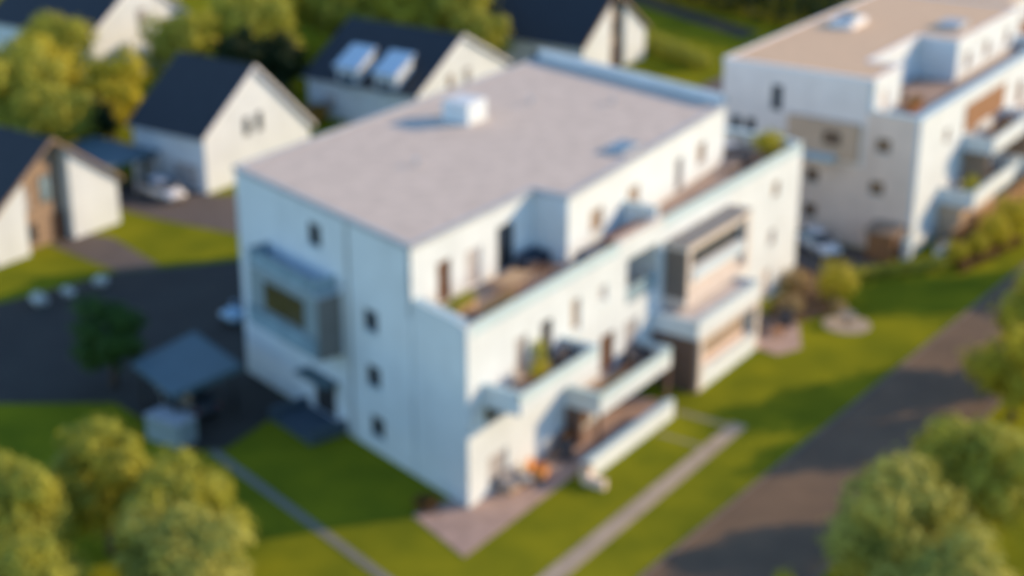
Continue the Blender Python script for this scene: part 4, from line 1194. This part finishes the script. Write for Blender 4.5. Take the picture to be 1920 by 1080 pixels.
# ------------------------------------------------------------------ trees
# foreground left clump
protoA = make_tree('tree', 'x', 'tree', 31, 3.0, 7.6, 'leaf_olive', None, 11000, .14, 1.12)
protoB = make_tree('tree', 'x', 'tree', 47, 2.6, 7.0, 'leaf_olive', None, 10000, .13, 1.15)
protoC = make_tree('tree', 'x', 'tree', 58, 3.2, 7.8, 'leaf_soft', None, 12000, .14, 1.1)
protoD = make_tree('tree', 'x', 'tree', 63, 4.0, 9.2, 'leaf_olive', None, 6500, .24)
protoE = make_tree('tree', 'x', 'tree', 71, 3.6, 8.4, 'leaf_yellow', None, 7500, .22, 1.15)
protoF = make_tree('tree', 'x', 'tree', 83, 3.4, 10.0, 'leaf_dark', None, 5000, .24, 1.2)
used = set()
def tree(src, label, x, y, s=1.0, rz=0.0, group=None):
    if src.name in used:
        o = dup(src, (x, y, 0), rz, label, s)
    else:
        used.add(src.name); o = src
        o.location = (x, y, 0); o.rotation_euler = (0, 0, rz); o.scale = (s, s, s); o['label'] = label
    if group:
        o['group'] = group
    return o
GF = 'trees in the foreground'
tree(protoA, 'olive green foreground tree at the left edge of the picture', -19.0, 11.6, 1.1, 0, GF)
tree(protoB, 'smaller olive foreground tree at the back of the lower left clump', -13.3, 11.8, 1.08, 1, GF)
tree(protoA, 'rounded olive foreground tree at the right of the lower left clump', -14.3, 6.2, 1.02, 2.3, GF)
tree(protoB, 'olive foreground tree lowest in the bottom left corner', -23.0, 6.0, 1.1, 4, GF)
tree(protoC, 'pale olive foreground tree at the bottom edge, right of the corner tree', -17.6, 2.2, 1.03, .6, GF)
tree(protoC, 'pale olive foreground tree at the lower right, nearest the road', 2.6, -21.6, 1.1, 1.9, GF)
tree(protoA, 'large olive foreground tree in the bottom right corner', 8.6, -23.4, 1.15, 3.4, GF)
tree(protoC, 'pale foreground tree at the bottom edge below the other lower right trees', -1.0, -25.5, 1.0, 5.2, GF)
tree(protoB, 'dense olive foreground tree at the right edge behind the corner tree', 12.5, -20.9, .85, 5, GF)
GR = 'trees along the far side of the road'
tree(protoE, 'golden roadside tree at the right edge beside the road', 25.6, -19.6, .72, 1, GR)
tree(protoE, 'tall roadside tree just past the right edge of the picture', 33.5, -19.4, 1.0, 2, GR)
tree(protoE, 'farther roadside tree out past the right edge of the picture', 54.0, -19.4, 1.1, 4, GR)
# small shaded tree on the court
pg = make_tree('tree', 'dark green young tree in the shade beside the carport', 'tree', 91, 1.75, 5.4, 'leaf_green', None, 4500, .13, 1.45)
pg.location = (.2, 26.0, 0); pg.scale = (1.35, 1.35, 1.1)
bs = make_shrub('shrub', 'pale little bush at the bottom edge in front of the shaded road', 'shrub', 13, .6, 1.2, 'leaf_yellow', None, 400, .09); bs.location = (1.9, -16.7, 0)
# clump behind the left houses
GB = 'trees behind the gabled houses'
names = [
 (protoD, 'olive tree behind the left house, at the left picture edge', 28.5, 67, 1.1, 0),
 (protoE, 'golden tree behind the left house, second from the left edge', 34.5, 71, 1.12, 1),
 (protoD, 'olive tree just behind the ridge of the left house', 27.0, 61.5, .85, 2),
 (protoE, 'golden tree right behind the garage roof', 35.2, 63.5, 1.0, 3),
 (protoD, 'olive tree low beside the upper left house', 41.0, 77.5, 1.0, 4),
 (protoD, 'leftmost olive tree behind the steep roof of the second house', 49.5, 69.0, .95, 5),
 (protoE, 'golden tree behind the ridge of the second house', 52.5, 66.5, 1.0, 6),
 (protoD, 'rightmost olive tree behind the second house', 57.0, 66.5, 1.1, 1.5),
 (protoE, 'golden tree between the second house and the dormer house', 63.5, 70.5, 1.1, 2.5),
 (protoD, 'olive tree behind the dormer house, near its back corner', 69.0, 66.0, 1.1, 3.5),
 (protoE, 'golden tree behind the middle of the dormer house roof', 71.5, 59.5, 1.1, 4.5),
 (protoD, 'olive tree right of the dormer house gable', 75.3, 56.0, 1.15, 5.5),
 (protoE, 'golden tree beside the top house, left of its long roof', 76.0, 61.5, 1.1, .7),
 (protoD, 'small olive tree just right of the dormer house gable', 72.3, 50.5, .8, 1.7),
 (protoD, 'olive tree at the very top, left of the small distant house', 70.0, 77.0, 1.2, 2.7),
 (protoE, 'golden tree at the very top, right of the small distant house', 84.0, 61.0, 1.1, 3.7),
]
for src, lab, x, y, s, rz in names:
    tree(src, lab, x, y, s, rz, GB)
GD = 'dark trees along the top edge'
for lab, x, y, s, rz in (
    ('dark green tree in the gap behind the second house', 53.5, 60.0, .75, 4),
    ('dark green tree at the shaded side of the dormer house', 50.8, 62.5, .8, 5),
    ('dark green tree low behind the left house garage side', 31.0, 60.8, .6, .5)):
    tree(protoF, lab, x, y, s, rz, GD)
tree(protoD, 'olive tree behind the far right end of the second block', 98, 10, 1.2, 2.2, GB)

# ------------------------------------------------------------------ light, sky, camera
ELEV = 20.0
sd = Vector((0.78, -0.62, 0)).normalized()
tosun = Vector((sd.x * math.cos(rad(ELEV)), sd.y * math.cos(rad(ELEV)), math.sin(rad(ELEV))))
sun = bpy.data.lights.new('sun', 'SUN')
sun.energy = 3.0
sun.angle = rad(0.5)
sun.color = (1.0, 0.71, 0.40)
so_ = bpy.data.objects.new('sun', sun); COL.objects.link(so_)
so_.rotation_euler = (-tosun).to_track_quat('-Z', 'Y').to_euler()
so_.location = (60, -50, 60)
w = bpy.data.worlds.new("World"); scene.world = w; w.use_nodes = True
nt = w.node_tree
sky = nt.nodes.new("ShaderNodeTexSky"); sky.sky_type = 'NISHITA'; sky.sun_disc = False
sky.sun_elevation = rad(ELEV); sky.sun_rotation = math.atan2(tosun.x, tosun.y)
sky.ozone_density = 3.4; sky.dust_density = 0.0; sky.air_density = 1.0
nt.links.new(sky.outputs[0], nt.nodes['Background'].inputs['Color'])
nt.nodes['Background'].inputs['Strength'].default_value = 0.15

cam = bpy.data.cameras.new('camera'); co = bpy.data.objects.new('camera', cam); COL.objects.link(co)
yaw, pitch = 0.5962, 0.3772
f = Vector((math.cos(yaw) * math.cos(pitch), math.sin(yaw) * math.cos(pitch), -math.sin(pitch)))
r = Vector((math.sin(yaw), -math.cos(yaw), 0)); u = r.cross(f)
mtx = Matrix(((r.x, u.x, -f.x, -59.7029), (r.y, u.y, -f.y, -43.1813), (r.z, u.z, -f.z, 41.3073), (0, 0, 0, 1)))
co.matrix_world = mtx
cam.sensor_width = 36; cam.lens = 3071.3786 / 1920 * 36
cam.clip_end = 3000; cam.clip_start = 0.5
DOF = True
if DOF:
    cam.dof.use_dof = True; cam.dof.focus_distance = 2.0; cam.dof.aperture_fstop = 3.4
scene.camera = co
vs = scene.view_settings
vs.view_transform = 'Standard'; vs.look = 'None'; vs.exposure = 0.95; vs.gamma = 1.0; vs.use_curve_mapping = False
scene.cycles.use_denoising = True
scene.cycles.max_bounces = 6
